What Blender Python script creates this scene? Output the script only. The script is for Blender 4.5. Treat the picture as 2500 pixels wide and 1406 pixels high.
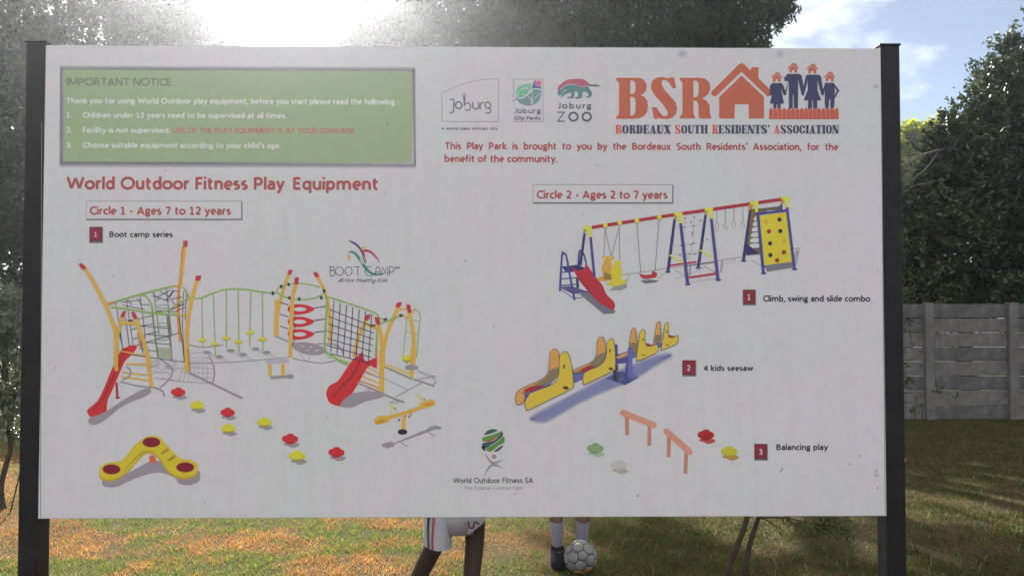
import bpy, bmesh, math, random
import numpy as np
from mathutils import Vector, Matrix

random.seed(7)
rng = np.random.default_rng(7)
sc = bpy.context.scene
for o in list(bpy.data.objects):
    bpy.data.objects.remove(o)
R = math.radians

# ------------------------------------------------------------------ camera
EYE = 1.72
PITCH = R(1.6)
FPX = 1962.0                                # focal length in pixels of a 2500 pixel wide picture
cam = bpy.data.cameras.new('camera')
cam.sensor_width = 36.0
cam.lens = 36.0 * FPX / 2500.0
cam.clip_start = 0.05
cam.clip_end = 2000
cam_ob = bpy.data.objects.new('camera', cam)
sc.collection.objects.link(cam_ob)
cam_ob.location = (0, 0, EYE)
cam_ob.rotation_euler = (R(90) + PITCH, 0, 0)
sc.camera = cam_ob

# ------------------------------------------------------------------ sun, sky, exposure
SUN_AZ = R(-16.0)                            # from +y towards +x
SUN_EL = R(26.0)
world = bpy.data.worlds.new('World')
sc.world = world
world.use_nodes = True
wn = world.node_tree
wn.nodes.clear()
def N(tree, kind, **kw):
    n = tree.nodes.new(kind)
    for k, v in kw.items():
        if k.startswith('i_'):
            n.inputs[k[2:].replace('_', ' ')].default_value = v
        else:
            setattr(n, k, v)
    return n
sky = N(wn, 'ShaderNodeTexSky', sky_type='NISHITA', sun_disc=False)
sky.sun_elevation = SUN_EL
sky.sun_rotation = SUN_AZ
sky.altitude = 1700
sky.air_density = 0.42
sky.dust_density = 0.2
sky.ozone_density = 1.0
tc = N(wn, 'ShaderNodeTexCoord')
mp = N(wn, 'ShaderNodeMapping')
mp.inputs['Rotation'].default_value = (0, R(-34), R(8))
mp.inputs['Scale'].default_value = (1.0, 1.2, 2.2)
nz = N(wn, 'ShaderNodeTexNoise', i_Scale=1.5, i_Detail=10.0, i_Roughness=0.56)
nz.noise_dimensions = '4D'
nz.inputs['W'].default_value = SKYW = 8.12
cr = N(wn, 'ShaderNodeValToRGB')
cr.color_ramp.elements[0].position = 0.45
cr.color_ramp.elements[0].color = (0.02, 0.02, 0.02, 1)
cr.color_ramp.elements[1].position = 0.59
mx = N(wn, 'ShaderNodeMixRGB')
cl = N(wn, 'ShaderNodeMixRGB', blend_type='MULTIPLY')
cl.inputs[0].default_value = 1.0
cl.inputs[2].default_value = (1.08, 0.96, 0.76, 1)
bg = N(wn, 'ShaderNodeBackground', i_Strength=0.08)
wo = N(wn, 'ShaderNodeOutputWorld')
L = wn.links.new
L(tc.outputs['Generated'], mp.inputs[0]); L(mp.outputs[0], nz.inputs[0]); L(nz.outputs[0], cr.inputs[0])
L(cr.outputs[0], mx.inputs[0])
L(sky.outputs[0], cl.inputs[1]); L(cl.outputs[0], mx.inputs[1]); mx.inputs[2].default_value = (10.2, 9.7, 9.2, 1)
L(mx.outputs[0], bg.inputs[0]); L(bg.outputs[0], wo.inputs[0])

sl = bpy.data.lights.new('sun', 'SUN')
sl.energy = 5.0
sl.angle = R(0.55)
sl.color = (1.0, 0.93, 0.84)
sun = bpy.data.objects.new('sun', sl)
sc.collection.objects.link(sun)
sdir = Vector((math.sin(SUN_AZ) * math.cos(SUN_EL), math.cos(SUN_AZ) * math.cos(SUN_EL), math.sin(SUN_EL)))
sun.rotation_euler = sdir.to_track_quat('Z', 'Y').to_euler()
sun.location = (-6, 20, 12)

sc.view_settings.view_transform = 'Standard'
sc.view_settings.look = 'None'
sc.view_settings.gamma = 1
sc.view_settings.exposure = 1.78
sc.render.engine = 'CYCLES'
sc.cycles.use_denoising = True
sc.cycles.max_bounces = 8
sc.cycles.transparent_max_bounces = 24
sc.cycles.volume_bounces = 1

# ------------------------------------------------------------------ helpers
cp, sp = math.cos(PITCH), math.sin(PITCH)
def ray(px, py):
    X, v = px - 1250.0, 703.0 - py
    return Vector((X, FPX * cp - v * sp, FPX * sp + v * cp))
def W(px, py, Y):                            # the point of the place seen at that pixel, Y metres ahead
    d = ray(px, py)
    return Vector((0, 0, EYE)) + d * (Y / d.y)

def link(o, parent=None):
    sc.collection.objects.link(o)
    if parent is not None:
        o.parent = parent
    return o
def tag(o, label=None, cat=None, group=None, kind=None):
    if label: o['label'] = label
    if cat: o['category'] = cat
    if group: o['group'] = group
    if kind: o['kind'] = kind
    return o
def empty(name, loc, rz=0.0, **kw):
    o = bpy.data.objects.new(name, None)
    link(o)
    o.empty_display_size = 0.2
    o.location = loc
    o.rotation_euler = (0, 0, rz)
    return tag(o, **kw)
def meshob(name, verts, faces, mat, parent=None, smooth=False):
    me = bpy.data.meshes.new(name)
    me.from_pydata([tuple(v) for v in verts], [], [tuple(f) for f in faces])
    if mat is not None: me.materials.append(mat)
    if smooth:
        me.polygons.foreach_set('use_smooth', [True] * len(me.polygons))
    me.update()
    return link(bpy.data.objects.new(name, me), parent)
def bmob(name, bm, mat, parent=None, smooth=False):
    me = bpy.data.meshes.new(name)
    bm.to_mesh(me); bm.free()
    if mat is not None: me.materials.append(mat)
    if smooth:
        me.polygons.foreach_set('use_smooth', [True] * len(me.polygons))
    return link(bpy.data.objects.new(name, me), parent)
def box_bm(bm, c, s, bev=0.0):
    r = bmesh.ops.create_cube(bm, size=1)
    for v in r['verts']:
        v.co = Vector((v.co.x * s[0] + c[0], v.co.y * s[1] + c[1], v.co.z * s[2] + c[2]))
    if bev:
        es = list({e for v in r['verts'] for e in v.link_edges})
        bmesh.ops.bevel(bm, geom=es, offset=bev, segments=2, affect='EDGES', profile=0.6)
def tube(pts, rad, seg=8, cap=True):
    """verts, faces of a tube along pts with a radius per point"""
    pts = [Vector(p) for p in pts]
    if not hasattr(rad, '__len__'): rad = [rad] * len(pts)
    vs, fs = [], []
    ref = Vector((0.31, 0.17, 0.93)).normalized()
    n = len(pts)
    for i, p in enumerate(pts):
        t = (pts[min(i + 1, n - 1)] - pts[max(i - 1, 0)]).normalized()
        if abs(t.dot(ref)) > 0.95: rf = Vector((1, 0, 0))
        else: rf = ref
        a = t.cross(rf).normalized(); b = t.cross(a)
        for k in range(seg):
            w = 2 * math.pi * k / seg
            vs.append(p + (a * math.cos(w) + b * math.sin(w)) * rad[i])
    for i in range(n - 1):
        for k in range(seg):
            k2 = (k + 1) % seg
            fs.append((i * seg + k, i * seg + k2, (i + 1) * seg + k2, (i + 1) * seg + k))
    if cap:
        fs.append(tuple(range(seg))[::-1]); fs.append(tuple((n - 1) * seg + k for k in range(seg)))
    return vs, fs
def join(parts):
    V, F = [], []
    for vs, fs in parts:
        b = len(V); V += list(vs); F += [tuple(i + b for i in f) for f in fs]
    return V, F
def catmull(pts, n=8, closed=False):
    P = [np.array(p, float) for p in pts]
    out = []
    m = len(P)
    for i in range(m if closed else m - 1):
        if closed: a, b, c, d = P[(i - 1) % m], P[i], P[(i + 1) % m], P[(i + 2) % m]
        else: a, b, c, d = P[max(i - 1, 0)], P[i], P[i + 1], P[min(i + 2, m - 1)]
        for k in range(n):
            t = k / n
            out.append(0.5 * ((2 * b) + (c - a) * t + (2 * a - 5 * b + 4 * c - d) * t * t + (3 * b - a - 3 * c + d) * t ** 3))
    if not closed: out.append(P[-1])
    return out

# ------------------------------------------------------------------ materials
def lin(c):
    c = c / 255.0
    return c / 12.92 if c <= 0.04045 else ((c + 0.055) / 1.055) ** 2.4
def mat(name, col, rough=0.7, spec=0.4, noise=0.0, nscale=8.0, bump=0.0, bscale=60.0, metal=0.0, col2=None):
    m = bpy.data.materials.new(name); m.use_nodes = True
    t = m.node_tree; b = t.nodes['Principled BSDF']
    b.inputs['Roughness'].default_value = rough
    b.inputs['Specular IOR Level'].default_value = spec
    b.inputs['Metallic'].default_value = metal
    b.inputs['Base Color'].default_value = (*col, 1)
    tcn = N(t, 'ShaderNodeTexCoord')
    if noise or col2:
        nn = N(t, 'ShaderNodeTexNoise', i_Scale=nscale, i_Detail=7.0, i_Roughness=0.65)
        t.links.new(tcn.outputs['Object'], nn.inputs[0])
        r = N(t, 'ShaderNodeValToRGB')
        r.color_ramp.elements[0].position = 0.3; r.color_ramp.elements[1].position = 0.7
        a = [max(0, c * (1 - noise)) for c in col]
        bb = col2 if col2 else [min(1, c * (1 + noise)) for c in col]
        r.color_ramp.elements[0].color = (*a, 1); r.color_ramp.elements[1].color = (*bb, 1)
        t.links.new(nn.outputs[0], r.inputs[0]); t.links.new(r.outputs[0], b.inputs['Base Color'])
    if bump:
        n2 = N(t, 'ShaderNodeTexNoise', i_Scale=bscale, i_Detail=6.0, i_Roughness=0.7)
        bp = N(t, 'ShaderNodeBump', i_Strength=bump, i_Distance=0.01)
        t.links.new(tcn.outputs['Object'], n2.inputs[0]); t.links.new(n2.outputs[0], bp.inputs['Height'])
        t.links.new(bp.outputs[0], b.inputs['Normal'])
    return m
def leaf_mat(name, a, b_, rough=0.45, trans=0.35, spec=0.5, under=None):
    m = bpy.data.materials.new(name); m.use_nodes = True
    t = m.node_tree; t.nodes.clear()
    out = N(t, 'ShaderNodeOutputMaterial'); p = N(t, 'ShaderNodeBsdfPrincipled', i_Roughness=rough)
    p.inputs['Specular IOR Level'].default_value = spec
    tr = N(t, 'ShaderNodeBsdfTranslucent'); ms = N(t, 'ShaderNodeMixShader'); ms.inputs[0].default_value = trans
    ge = N(t, 'ShaderNodeNewGeometry'); r = N(t, 'ShaderNodeValToRGB')
    r.color_ramp.elements[0].color = (*a, 1); r.color_ramp.elements[1].color = (*b_, 1)
    t.links.new(ge.outputs['Random Per Island'], r.inputs[0])
    hs = N(t, 'ShaderNodeHueSaturation', i_Value=1.5, i_Saturation=1.15); hs.inputs['Hue'].default_value = 0.485
    t.links.new(r.outputs[0], hs.inputs['Color']); t.links.new(hs.outputs[0], tr.inputs[0])
    t.links.new(r.outputs[0], p.inputs['Base Color'])
    t.links.new(p.outputs[0], ms.inputs[1]); t.links.new(tr.outputs[0], ms.inputs[2]); t.links.new(ms.outputs[0], out.inputs[0])
    return m

# the printed face of the board: ink colour from the print's own attribute, one sun-bleached mottle over all of it
ALB = 0.80
def print_material(name, alpha):
    m = bpy.data.materials.new(name); m.use_nodes = True
    t = m.node_tree; b = t.nodes['Principled BSDF']; out = t.nodes['Material Output']
    at = N(t, 'ShaderNodeAttribute', attribute_name='Ink')
    ge = N(t, 'ShaderNodeTexCoord')
    n1 = N(t, 'ShaderNodeTexNoise', i_Scale=3.2, i_Detail=4.0, i_Roughness=0.55)
    t.links.new(ge.outputs['Object'], n1.inputs[0])
    r = N(t, 'ShaderNodeValToRGB')
    r.color_ramp.elements[0].position = 0.38; r.color_ramp.elements[1].position = 0.64
    r.color_ramp.elements[0].color = (0.985, 0.93, 0.955, 1); r.color_ramp.elements[1].color = (0.93, 0.955, 0.94, 1)
    n2 = N(t, 'ShaderNodeTexNoise', i_Scale=28.0, i_Detail=8.0, i_Roughness=0.7)
    t.links.new(ge.outputs['Object'], n2.inputs[0])
    r2 = N(t, 'ShaderNodeValToRGB')
    r2.color_ramp.elements[0].position = 0.25; r2.color_ramp.elements[1].position = 0.6
    r2.color_ramp.elements[0].color = (0.90, 0.89, 0.88, 1); r2.color_ramp.elements[1].color = (1, 1, 1, 1)
    t.links.new(n1.outputs[0], r.inputs[0]); t.links.new(n2.outputs[0], r2.inputs[0])
    m1 = N(t, 'ShaderNodeMixRGB', blend_type='MULTIPLY'); m1.inputs[0].default_value = 1
    m2 = N(t, 'ShaderNodeMixRGB', blend_type='MULTIPLY'); m2.inputs[0].default_value = 0.6
    t.links.new(at.outputs['Color'], m1.inputs[1]); t.links.new(r.outputs[0], m1.inputs[2])
    t.links.new(m1.outputs[0], m2.inputs[1]); t.links.new(r2.outputs[0], m2.inputs[2])
    mpn = N(t, 'ShaderNodeMapping'); mpn.inputs['Scale'].default_value = (26, 1, 1.6)
    n3 = N(t, 'ShaderNodeTexNoise', i_Scale=1.0, i_Detail=5.0, i_Roughness=0.6); r3 = N(t, 'ShaderNodeValToRGB')
    r3.color_ramp.elements[0].position = 0.30; r3.color_ramp.elements[1].position = 0.52; r3.color_ramp.elements[0].color = (0.86, 0.845, 0.82, 1)
    m3 = N(t, 'ShaderNodeMixRGB', blend_type='MULTIPLY'); m3.inputs[0].default_value = 0.22
    t.links.new(ge.outputs['Object'], mpn.inputs[0]); t.links.new(mpn.outputs[0], n3.inputs[0]); t.links.new(n3.outputs[0], r3.inputs[0])
    t.links.new(m2.outputs[0], m3.inputs[1]); t.links.new(r3.outputs[0], m3.inputs[2]); t.links.new(m3.outputs[0], b.inputs['Base Color'])
    n4 = N(t, 'ShaderNodeTexNoise', i_Scale=2.2, i_Detail=2.0); bpn = N(t, 'ShaderNodeBump', i_Strength=0.35, i_Distance=0.02)
    t.links.new(ge.outputs['Object'], n4.inputs[0]); t.links.new(n4.outputs[0], bpn.inputs['Height']); t.links.new(bpn.outputs[0], b.inputs['Normal'])
    b.inputs['Roughness'].default_value = 0.42
    b.inputs['Specular IOR Level'].default_value = 0.35
    if alpha:
        tr = N(t, 'ShaderNodeBsdfTransparent'); ms = N(t, 'ShaderNodeMixShader')
        t.links.new(at.outputs['Alpha'], ms.inputs[0]); t.links.new(tr.outputs[0], ms.inputs[1])
        t.links.new(b.outputs[0], ms.inputs[2]); t.links.new(ms.outputs[0], out.inputs[0])
    return m
M_PRINT = print_material('printed_ink', False)
M_SOFT = print_material('soft_printed_ink', True)
def ink(r, g, b, ref=182):
    k = ALB / lin(ref + 7)
    return (min(.88, lin(r) * k), min(.9, lin(g) * k), min(.9, lin(b) * k))
# ------------------------------------------------------------------ the sign
ROT = R(0.72)
B0 = Vector((0, 2.30, 0))
UA = Vector((math.cos(ROT), math.sin(ROT), 0)); NB = Vector((math.sin(ROT), -math.cos(ROT), 0))
def UV(px, py):
    d = ray(px, py)
    o = Vector((0, 0, EYE))
    t = (B0 - o).dot(NB) / d.dot(NB)
    p = o + d * t - B0
    return p.dot(UA), p.z
UC = 0.5 * (UV(94, 1266)[0] + UV(2166, 1259)[0])
sign = empty('information_sign', B0 + UA * UC, ROT,
             label='large white playground notice board on two black steel posts', cat='sign')
M_POST = mat('dark_post_paint', (0.009, 0.008, 0.009), rough=0.55, spec=0.35, noise=0.5, nscale=9, bump=0.3, bscale=40, col2=(0.017, 0.015, 0.015))
M_METAL = mat('bright_steel', (0.55, 0.57, 0.60), rough=0.35, metal=0.9)
M_EDGE = mat('board_edge', (0.62, 0.60, 0.60), rough=0.5, noise=0.12, nscale=20)
uL = 0.5 * (UV(110, 110)[0] + UV(94, 1266)[0]) - UC
uR = 0.5 * (UV(2149, 119)[0] + UV(2166, 1259)[0]) - UC
vT = 0.5 * (UV(110, 110)[1] + UV(2149, 119)[1])
vB = 0.5 * (UV(94, 1266)[1] + UV(2166, 1259)[1])
# folded metal tray: bevelled slab, then the printed face sheet
bm = bmesh.new()
box_bm(bm, ((uL + uR) / 2, 0.0165, (vT + vB) / 2), (uR - uL, 0.033, vT - vB), 0.002)
bmob('board_tray', bm, M_EDGE, sign)

def arc(cx, cy, rx, ry, a, b, n=9):
    return [(cx + rx * math.cos(R(a + (b - a) * i / n)), cy + ry * math.sin(R(a + (b - a) * i / n))) for i in range(n + 1)]
# a plain humanist alphabet as pen strokes: capitals 1 high, small letters .72, advance first
X_ = .64; Lo = .08; Hi = .92
def _font():
    F = {}
    o_ = arc(.30, .36, .28, .285, 90, 450, 18)
    F['o'] = (.60, [o_]); F['O'] = (.90, [arc(.45, .5, .42, .43, 90, 450, 22)])
    F['n'] = (.54, [[(.06, .72), (.06, 0)], [(.06, .40)] + arc(.27, .42, .21, .225, 170, 0) + [(.48, 0)]])
    F['m'] = (.96, [[(.06, .72), (.06, 0)], [(.06, .42)] + arc(.26, .43, .20, .215, 170, 0) + [(.46, 0)], [(.46, .42)] + arc(.67, .43, .21, .215, 170, 0) + [(.88, 0)]])
    F['h'] = (.54, [[(.06, 1.05), (.06, 0)], [(.06, .40)] + arc(.27, .42, .21, .225, 170, 0) + [(.48, 0)]])
    F['u'] = (.54, [[(.48, .72), (.48, 0)], [(.06, .72)] + arc(.27, .29, .21, .215, 180, 350)])
    F['r'] = (.32, [[(.06, .72), (.06, 0)], [(.06, .38)] + arc(.28, .40, .22, .245, 170, 80)])
    F['i'] = (.10, [[(.05, .72), (.05, 0)], [(.05, .86), (.05, 1.04)]]); F['l'] = (.10, [[(.05, 1.05), (.05, 0)]])
    F['j'] = (.14, [[(.09, .72), (.09, -.1)] + arc(-.02, -.1, .11, .12, 0, -80), [(.09, .86), (.09, 1.04)]])
    F['t'] = (.36, [[(.13, .92), (.13, .22)] + arc(.28, .22, .15, .145, 180, 285), [(0, .64), (.34, .64)]])
    F['f'] = (.34, [[(.12, 0), (.12, .82)] + arc(.27, .82, .15, .155, 180, 80), [(0, .62), (.33, .62)]])
    F['b'] = (.57, [[(.06, 1.05), (.06, 0)], arc(.28, .355, .225, .285, 165, -165, 14)])
    F['d'] = (.57, [[(.51, 1.05), (.51, 0)], arc(.29, .355, .225, .285, 15, 345, 14)])
    F['p'] = (.57, [[(.06, .72), (.06, -.27)], arc(.28, .355, .225, .285, 165, -165, 14)])
    F['q'] = (.57, [[(.51, .72), (.51, -.27)], arc(.29, .355, .225, .285, 15, 345, 14)])
    F['a'] = (.48, [[(.06, .60)] + arc(.235, .44, .185, .205, 120, 0, 6) + [(.42, 0)], [(.42, .40), (.25, .40)] + arc(.20, .235, .155, .16, 90, 270, 7) + [(.33, .1), (.42, .2)]])
    F['e'] = (.52, [[(.06, .35), (.49, .35)] + arc(.275, .36, .225, .285, 10, 205, 13) + arc(.28, .355, .23, .285, 205, 300, 6)])
    F['c'] = (.44, [arc(.29, .36, .25, .285, 55, 305, 14)])
    F['s'] = (.40, [arc(.21, .49, .16, .155, 50, 210, 7) + [(.22, .37)] + arc(.19, .22, .17, .15, 55, -140, 9)])
    F['g'] = (.52, [arc(.25, .46, .19, .20, 0, 360, 14), [(.30, .66), (.52, .66)], [(.12, .32), (.08, .18), (.16, .11), (.40, .08), (.47, -.03), (.40, -.16), (.24, -.2), (.09, -.16), (.04, -.05), (.14, .06)]])
    F['k'] = (.50, [[(.06, 1.05), (.06, 0)], [(.46, .72), (.14, .37), (.48, 0)]])
    F['y'] = (.50, [[(.02, .72), (.26, .06)], [(.49, .72), (.24, -.02), (.17, -.17), (.03, -.21)]])
    F['v'] = (.50, [[(.02, .72), (.25, .05), (.48, .72)]]); F['x'] = (.50, [[(.02, .72), (.47, 0)], [(.46, .72), (.02, 0)]]); F['z'] = (.42, [[(.02, .64), (.39, .64), (.03, .08), (.41, .08)]])
    F['w'] = (.80, [[(.02, .72), (.2, .06), (.4, .66), (.6, .06), (.78, .72)]])
    F['A'] = (.74, [[(.02, 0), (.36, .95), (.71, 0)], [(.16, .29), (.58, .29)]])
    F['B'] = (.62, [[(.06, 0), (.06, 1)], [(.06, Hi)] + [(.28, Hi)] + arc(.30, .73, .20, .19, 90, -90, 7) + [(.10, .53)], [(.06, .53), (.30, .53)] + arc(.32, .305, .22, .225, 90, -90, 7) + [(.06, Lo)]])
    F['C'] = (.66, [arc(.46, .5, .40, .43, 50, 310, 16)])
    F['D'] = (.74, [[(.06, 0), (.06, 1)], [(.06, Hi), (.26, Hi)] + arc(.28, .5, .40, .42, 90, -90, 12) + [(.06, Lo)]])
    F['E'] = (.48, [[(.06, 0), (.06, 1)], [(.06, Hi), (.46, Hi)], [(.06, .52), (.42, .52)], [(.06, Lo), (.47, Lo)]])
    F['F'] = (.46, [[(.06, 0), (.06, 1)], [(.06, Hi), (.46, Hi)], [(.06, .48), (.42, .48)]])
    F['G'] = (.74, [arc(.46, .5, .40, .43, 52, 300, 16) + [(.66, .15), (.66, .46), (.44, .46)]])
    F['H'] = (.70, [[(.06, 0), (.06, 1)], [(.64, 0), (.64, 1)], [(.06, .52), (.64, .52)]]); F['I'] = (.12, [[(.06, 0), (.06, 1)]])
    F['J'] = (.34, [[(.28, 1), (.28, .22)] + arc(.14, .20, .14, .14, 0, -110, 6)])
    F['K'] = (.60, [[(.06, 0), (.06, 1)], [(.54, 1), (.14, .5), (.58, 0)]]); F['L'] = (.44, [[(.06, 1), (.06, Lo), (.44, Lo)]])
    F['M'] = (.96, [[(.07, 0), (.07, 1)], [(.89, 0), (.89, 1)], [(.09, .96), (.48, .12), (.87, .96)]])
    F['N'] = (.74, [[(.06, 0), (.06, 1)], [(.68, 0), (.68, 1)], [(.08, .96), (.66, .04)]])
    F['P'] = (.58, [[(.06, 0), (.06, 1)], [(.06, Hi), (.28, Hi)] + arc(.29, .665, .23, .255, 90, -90, 8) + [(.06, .41)]])
    F['Q'] = (.92, [arc(.45, .5, .42, .43, 90, 450, 22), [(.46, .2), (.60, -.02), (.88, -.12)]])
    F['R'] = (.62, [[(.06, 0), (.06, 1)], [(.06, Hi), (.28, Hi)] + arc(.29, .69, .22, .23, 90, -90, 8) + [(.06, .46)], [(.30, .46), (.42, .36), (.57, 0)]])
    F['S'] = (.56, [arc(.29, .70, .22, .22, 40, 220, 9) + [(.30, .50)] + arc(.26, .28, .235, .205, 55, -145, 10)])
    F['T'] = (.62, [[(.31, 0), (.31, .92)], [(0, Hi), (.62, Hi)]]); F['U'] = (.70, [[(.06, 1), (.06, .36)] + arc(.35, .36, .29, .29, 180, 360, 12) + [(.64, 1)]])
    F['V'] = (.70, [[(.02, 1), (.35, .06), (.68, 1)]]); F['W'] = (1.14, [[(.02, 1), (.29, .07), (.57, .92), (.85, .07), (1.12, 1)]]); F['Y'] = (.66, [[(.02, 1), (.33, .46), (.64, 1)], [(.33, .5), (.33, 0)]]); F['Z'] = (.60, [[(.02, Hi), (.56, Hi), (.04, Lo), (.60, Lo)]]); F['X'] = (.66, [[(.02, 1), (.62, 0)], [(.62, 1), (.02, 0)]])
    F['1'] = (.52, [[(.28, .07), (.28, .95), (.06, .80)], [(.06, .07), (.50, .07)]]); F['2'] = (.56, [[(.06, .80)] + arc(.26, .70, .22, .22, 125, -20, 8) + [(.40, .48), (.06, .09), (.54, .08)]])
    F['3'] = (.54, [[(.06, .84)] + arc(.25, .72, .20, .20, 120, -90, 8) + [(.18, .52)], [(.22, .52)] + arc(.26, .29, .23, .22, 90, -140, 10)]); F['4'] = (.62, [[(.48, 0), (.48, .95), (.05, .30), (.62, .28)]])
    F['7'] = (.54, [[(.02, Hi), (.50, Hi), (.20, 0)]]); F['.'] = (.12, [[(.06, 0), (.06, .17)]]); F[','] = (.14, [[(.09, .17), (.02, -.17)]]); F[':'] = (.12, [[(.06, .05), (.06, .22)], [(.06, .50), (.06, .67)]])
    F['-'] = (.34, [[(.02, .38), (.32, .38)]]); F['’'] = (.14, [[(.12, 1.05), (.03, .74)]])
    return F
FONT = _font()

class Pic:
    """flat print on the face of the board, drawn in the coordinates of one crop of the photograph"""
    def __init__(s, ox=0, oy=0, sc_=1.0):
        s.f = lambda x, y: (ox + x / sc_, oy + y / sc_)
        s.k = sc_
        s.V, s.F, s.C = [], [], []
        s.n = 0
        s.soft_ = False
    def _add(s, pts, faces, col, alphas=None, w=None):
        b = len(s.V); s.n += 1
        ww = (0.0005 + s.n * 0.000022) if w is None else w
        for i, (x, y) in enumerate(pts):
            u, v = UV(*s.f(x, y))
            s.V.append((u - UC, -ww, v))
            s.C.append((*col, 1.0 if alphas is None else alphas[i]))
        s.F += [tuple(i + b for i in f) for f in faces]
    def poly(s, pts, col, smooth=0):
        if smooth: pts = [tuple(p) for p in catmull(pts, smooth, True)]
        s._add(pts, [tuple(range(len(pts)))], col)
    def line(s, pts, w, col, smooth=0, closed=False):
        if closed: pts = list(pts) + [pts[0]]
        if not hasattr(w, '__len__'): w = [w] * len(pts)
        if smooth:
            q = catmull([(p[0], p[1], w[i]) for i, p in enumerate(pts)], smooth)
            pts = [(p[0], p[1]) for p in q]; w = [p[2] for p in q]
        P = np.array(pts, float); n = len(P); a, f = [], []
        for i in range(n):
            d0 = P[i] - P[max(i - 1, 0)]; d1 = P[min(i + 1, n - 1)] - P[i]
            if i == 0: d0 = d1
            if i == n - 1: d1 = d0
            d0 = d0 / (np.hypot(*d0) + 1e-9); d1 = d1 / (np.hypot(*d1) + 1e-9)
            t = d0 + d1; L_ = np.hypot(*t)
            t = d1 if L_ < 0.3 else t / L_
            nn = np.array([-t[1], t[0]]); mit = 1 / max(0.5, abs(nn.dot([-d1[1], d1[0]])))
            a.append(P[i] + nn * w[i] / 2 * mit); a.append(P[i] - nn * w[i] / 2 * mit)
        for i in range(n - 1): f.append((2 * i, 2 * i + 2, 2 * i + 3, 2 * i + 1))
        s._add([tuple(p) for p in a], f, col)
    def ell(s, cx, cy, rx, ry, col, rot=0, n=20, ring=0):
        cr_, sr_ = math.cos(R(rot)), math.sin(R(rot))
        def pt(t, k=1.0):
            x, y = rx * k * math.cos(t), ry * k * math.sin(t)
            return (cx + x * cr_ - y * sr_, cy + x * sr_ + y * cr_)
        T = [2 * math.pi * i / n for i in range(n)]
        if ring:
            k = 1 - ring / max(rx, ry)
            p = [pt(t) for t in T]; q = [(pt(t, 1)[0] + (cx - pt(t, 1)[0]) * ring / rx, pt(t, 1)[1] + (cy - pt(t, 1)[1]) * ring / ry) for t in T]
            s._add(p + q, [(i, (i + 1) % n, n + (i + 1) % n, n + i) for i in range(n)], col)
        else:
            s._add([pt(t) for t in T], [tuple(range(n))], col)
    def rect(s, x0, y0, x1, y1, col): s._add([(x0, y0), (x1, y0), (x1, y1), (x0, y1)], [(0, 1, 2, 3)], col)
    def frame(s, x0, y0, x1, y1, w, col):
        p = [(x0, y0), (x1, y0), (x1, y1), (x0, y1), (x0 + w, y0 + w), (x1 - w, y0 + w), (x1 - w, y1 - w), (x0 + w, y1 - w)]
        s._add(p, [(i, (i + 1) % 4, 4 + (i + 1) % 4, 4 + i) for i in range(4)], col)
    def soft(s, pts, rim, col, a=1.0, smooth=0):
        """print with a blurred edge"""
        if smooth: pts = [tuple(p) for p in catmull(pts, smooth, True)]
        s.soft_ = True
        P = np.array(pts, float); n = len(P)
        area = 0.5 * sum(P[i][0] * P[(i + 1) % n][1] - P[(i + 1) % n][0] * P[i][1] for i in range(n))
        sg = 1 if area > 0 else -1
        inn, out = [], []
        for i in range(n):
            t = P[(i + 1) % n] - P[i - 1]; t = t / (np.hypot(*t) + 1e-9)
            nn = np.array([t[1], -t[0]]) * sg
            inn.append(tuple(P[i] - nn * rim * .5)); out.append(tuple(P[i] + nn * rim * .5))
        s._add(inn + out, [tuple(range(n))] + [(i, (i + 1) % n, n + (i + 1) % n, n + i) for i in range(n)], col, [a] * n + [0.0] * n)
    def text(s, body, x0, yb, x1, cap, col, bold=0.02, shear=0.0, spacing=1.0):
        """a line of lettering from x0 to x1 on the baseline yb, capitals cap high"""
        wt = .205 if bold >= .02 else .18 if bold >= .015 else .15 if bold >= .005 else .12 if bold >= 0 else .10
        items = []; xc = 0.0
        for ch in body:
            if ch == ' ': xc += .36 * spacing; continue
            adv, strokes = FONT.get(ch, FONT['.'])
            k = 0
            for st in strokes:
                cut = [0] + [i for i in range(1, len(st) - 1) if (st[i][0] - st[i - 1][0]) * (st[i + 1][0] - st[i][0]) + (st[i][1] - st[i - 1][1]) * (st[i + 1][1] - st[i][1]) < 0.15 * math.dist(st[i], st[i - 1]) * math.dist(st[i + 1], st[i])] + [len(st) - 1]
                for a_, b_ in zip(cut, cut[1:]):
                    items.append((k, [(xc + .07 + x + y * shear, y) for x, y in st[a_:b_ + 1]])); k += 1
            xc += (adv + .14) * spacing
        xa = min(q[0] for _, st in items for q in st) - wt / 2; xb = max(q[0] for _, st in items for q in st) + wt / 2
        u0, v0 = UV(*s.f(x0, yb)); u1, _ = UV(*s.f(x1, yb)); _, v1 = UV(*s.f(x0, yb - cap))
        kx = (u1 - u0) / (xb - xa); ky = (v1 - v0)
        s.n += 1; base = 0.0005 + s.n * 0.000022
        for k, st in items:
            P = np.array([((x - xa) * kx, y * ky) for x, y in st]); n = len(P); h = wt * ky / 2 * (.5 + .5 * min(1.15, max(.8, kx / ky)))
            b = len(s.V)
            for i in range(n):
                d0 = P[i] - P[max(i - 1, 0)]; d1 = P[min(i + 1, n - 1)] - P[i]
                if i == 0: d0 = d1
                if i == n - 1: d1 = d0
                d0 = d0 / (np.hypot(*d0) + 1e-12); d1 = d1 / (np.hypot(*d1) + 1e-12); t = d0 + d1; L_ = np.hypot(*t); t = d1 if L_ < .3 else t / L_
                nn = np.array([-t[1], t[0]]); mit = 1 / max(.55, abs(nn.dot([-d1[1], d1[0]])))
                for sg in (1, -1):
                    q = P[i] + nn * h * mit * sg
                    s.V.append((u0 + q[0] - UC, -base - k * 0.000012, v0 + q[1])); s.C.append((*col, 1.0))
            s.F += [(b + 2 * i, b + 2 * i + 2, b + 2 * i + 3, b + 2 * i + 1) for i in range(n - 1)]
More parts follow.
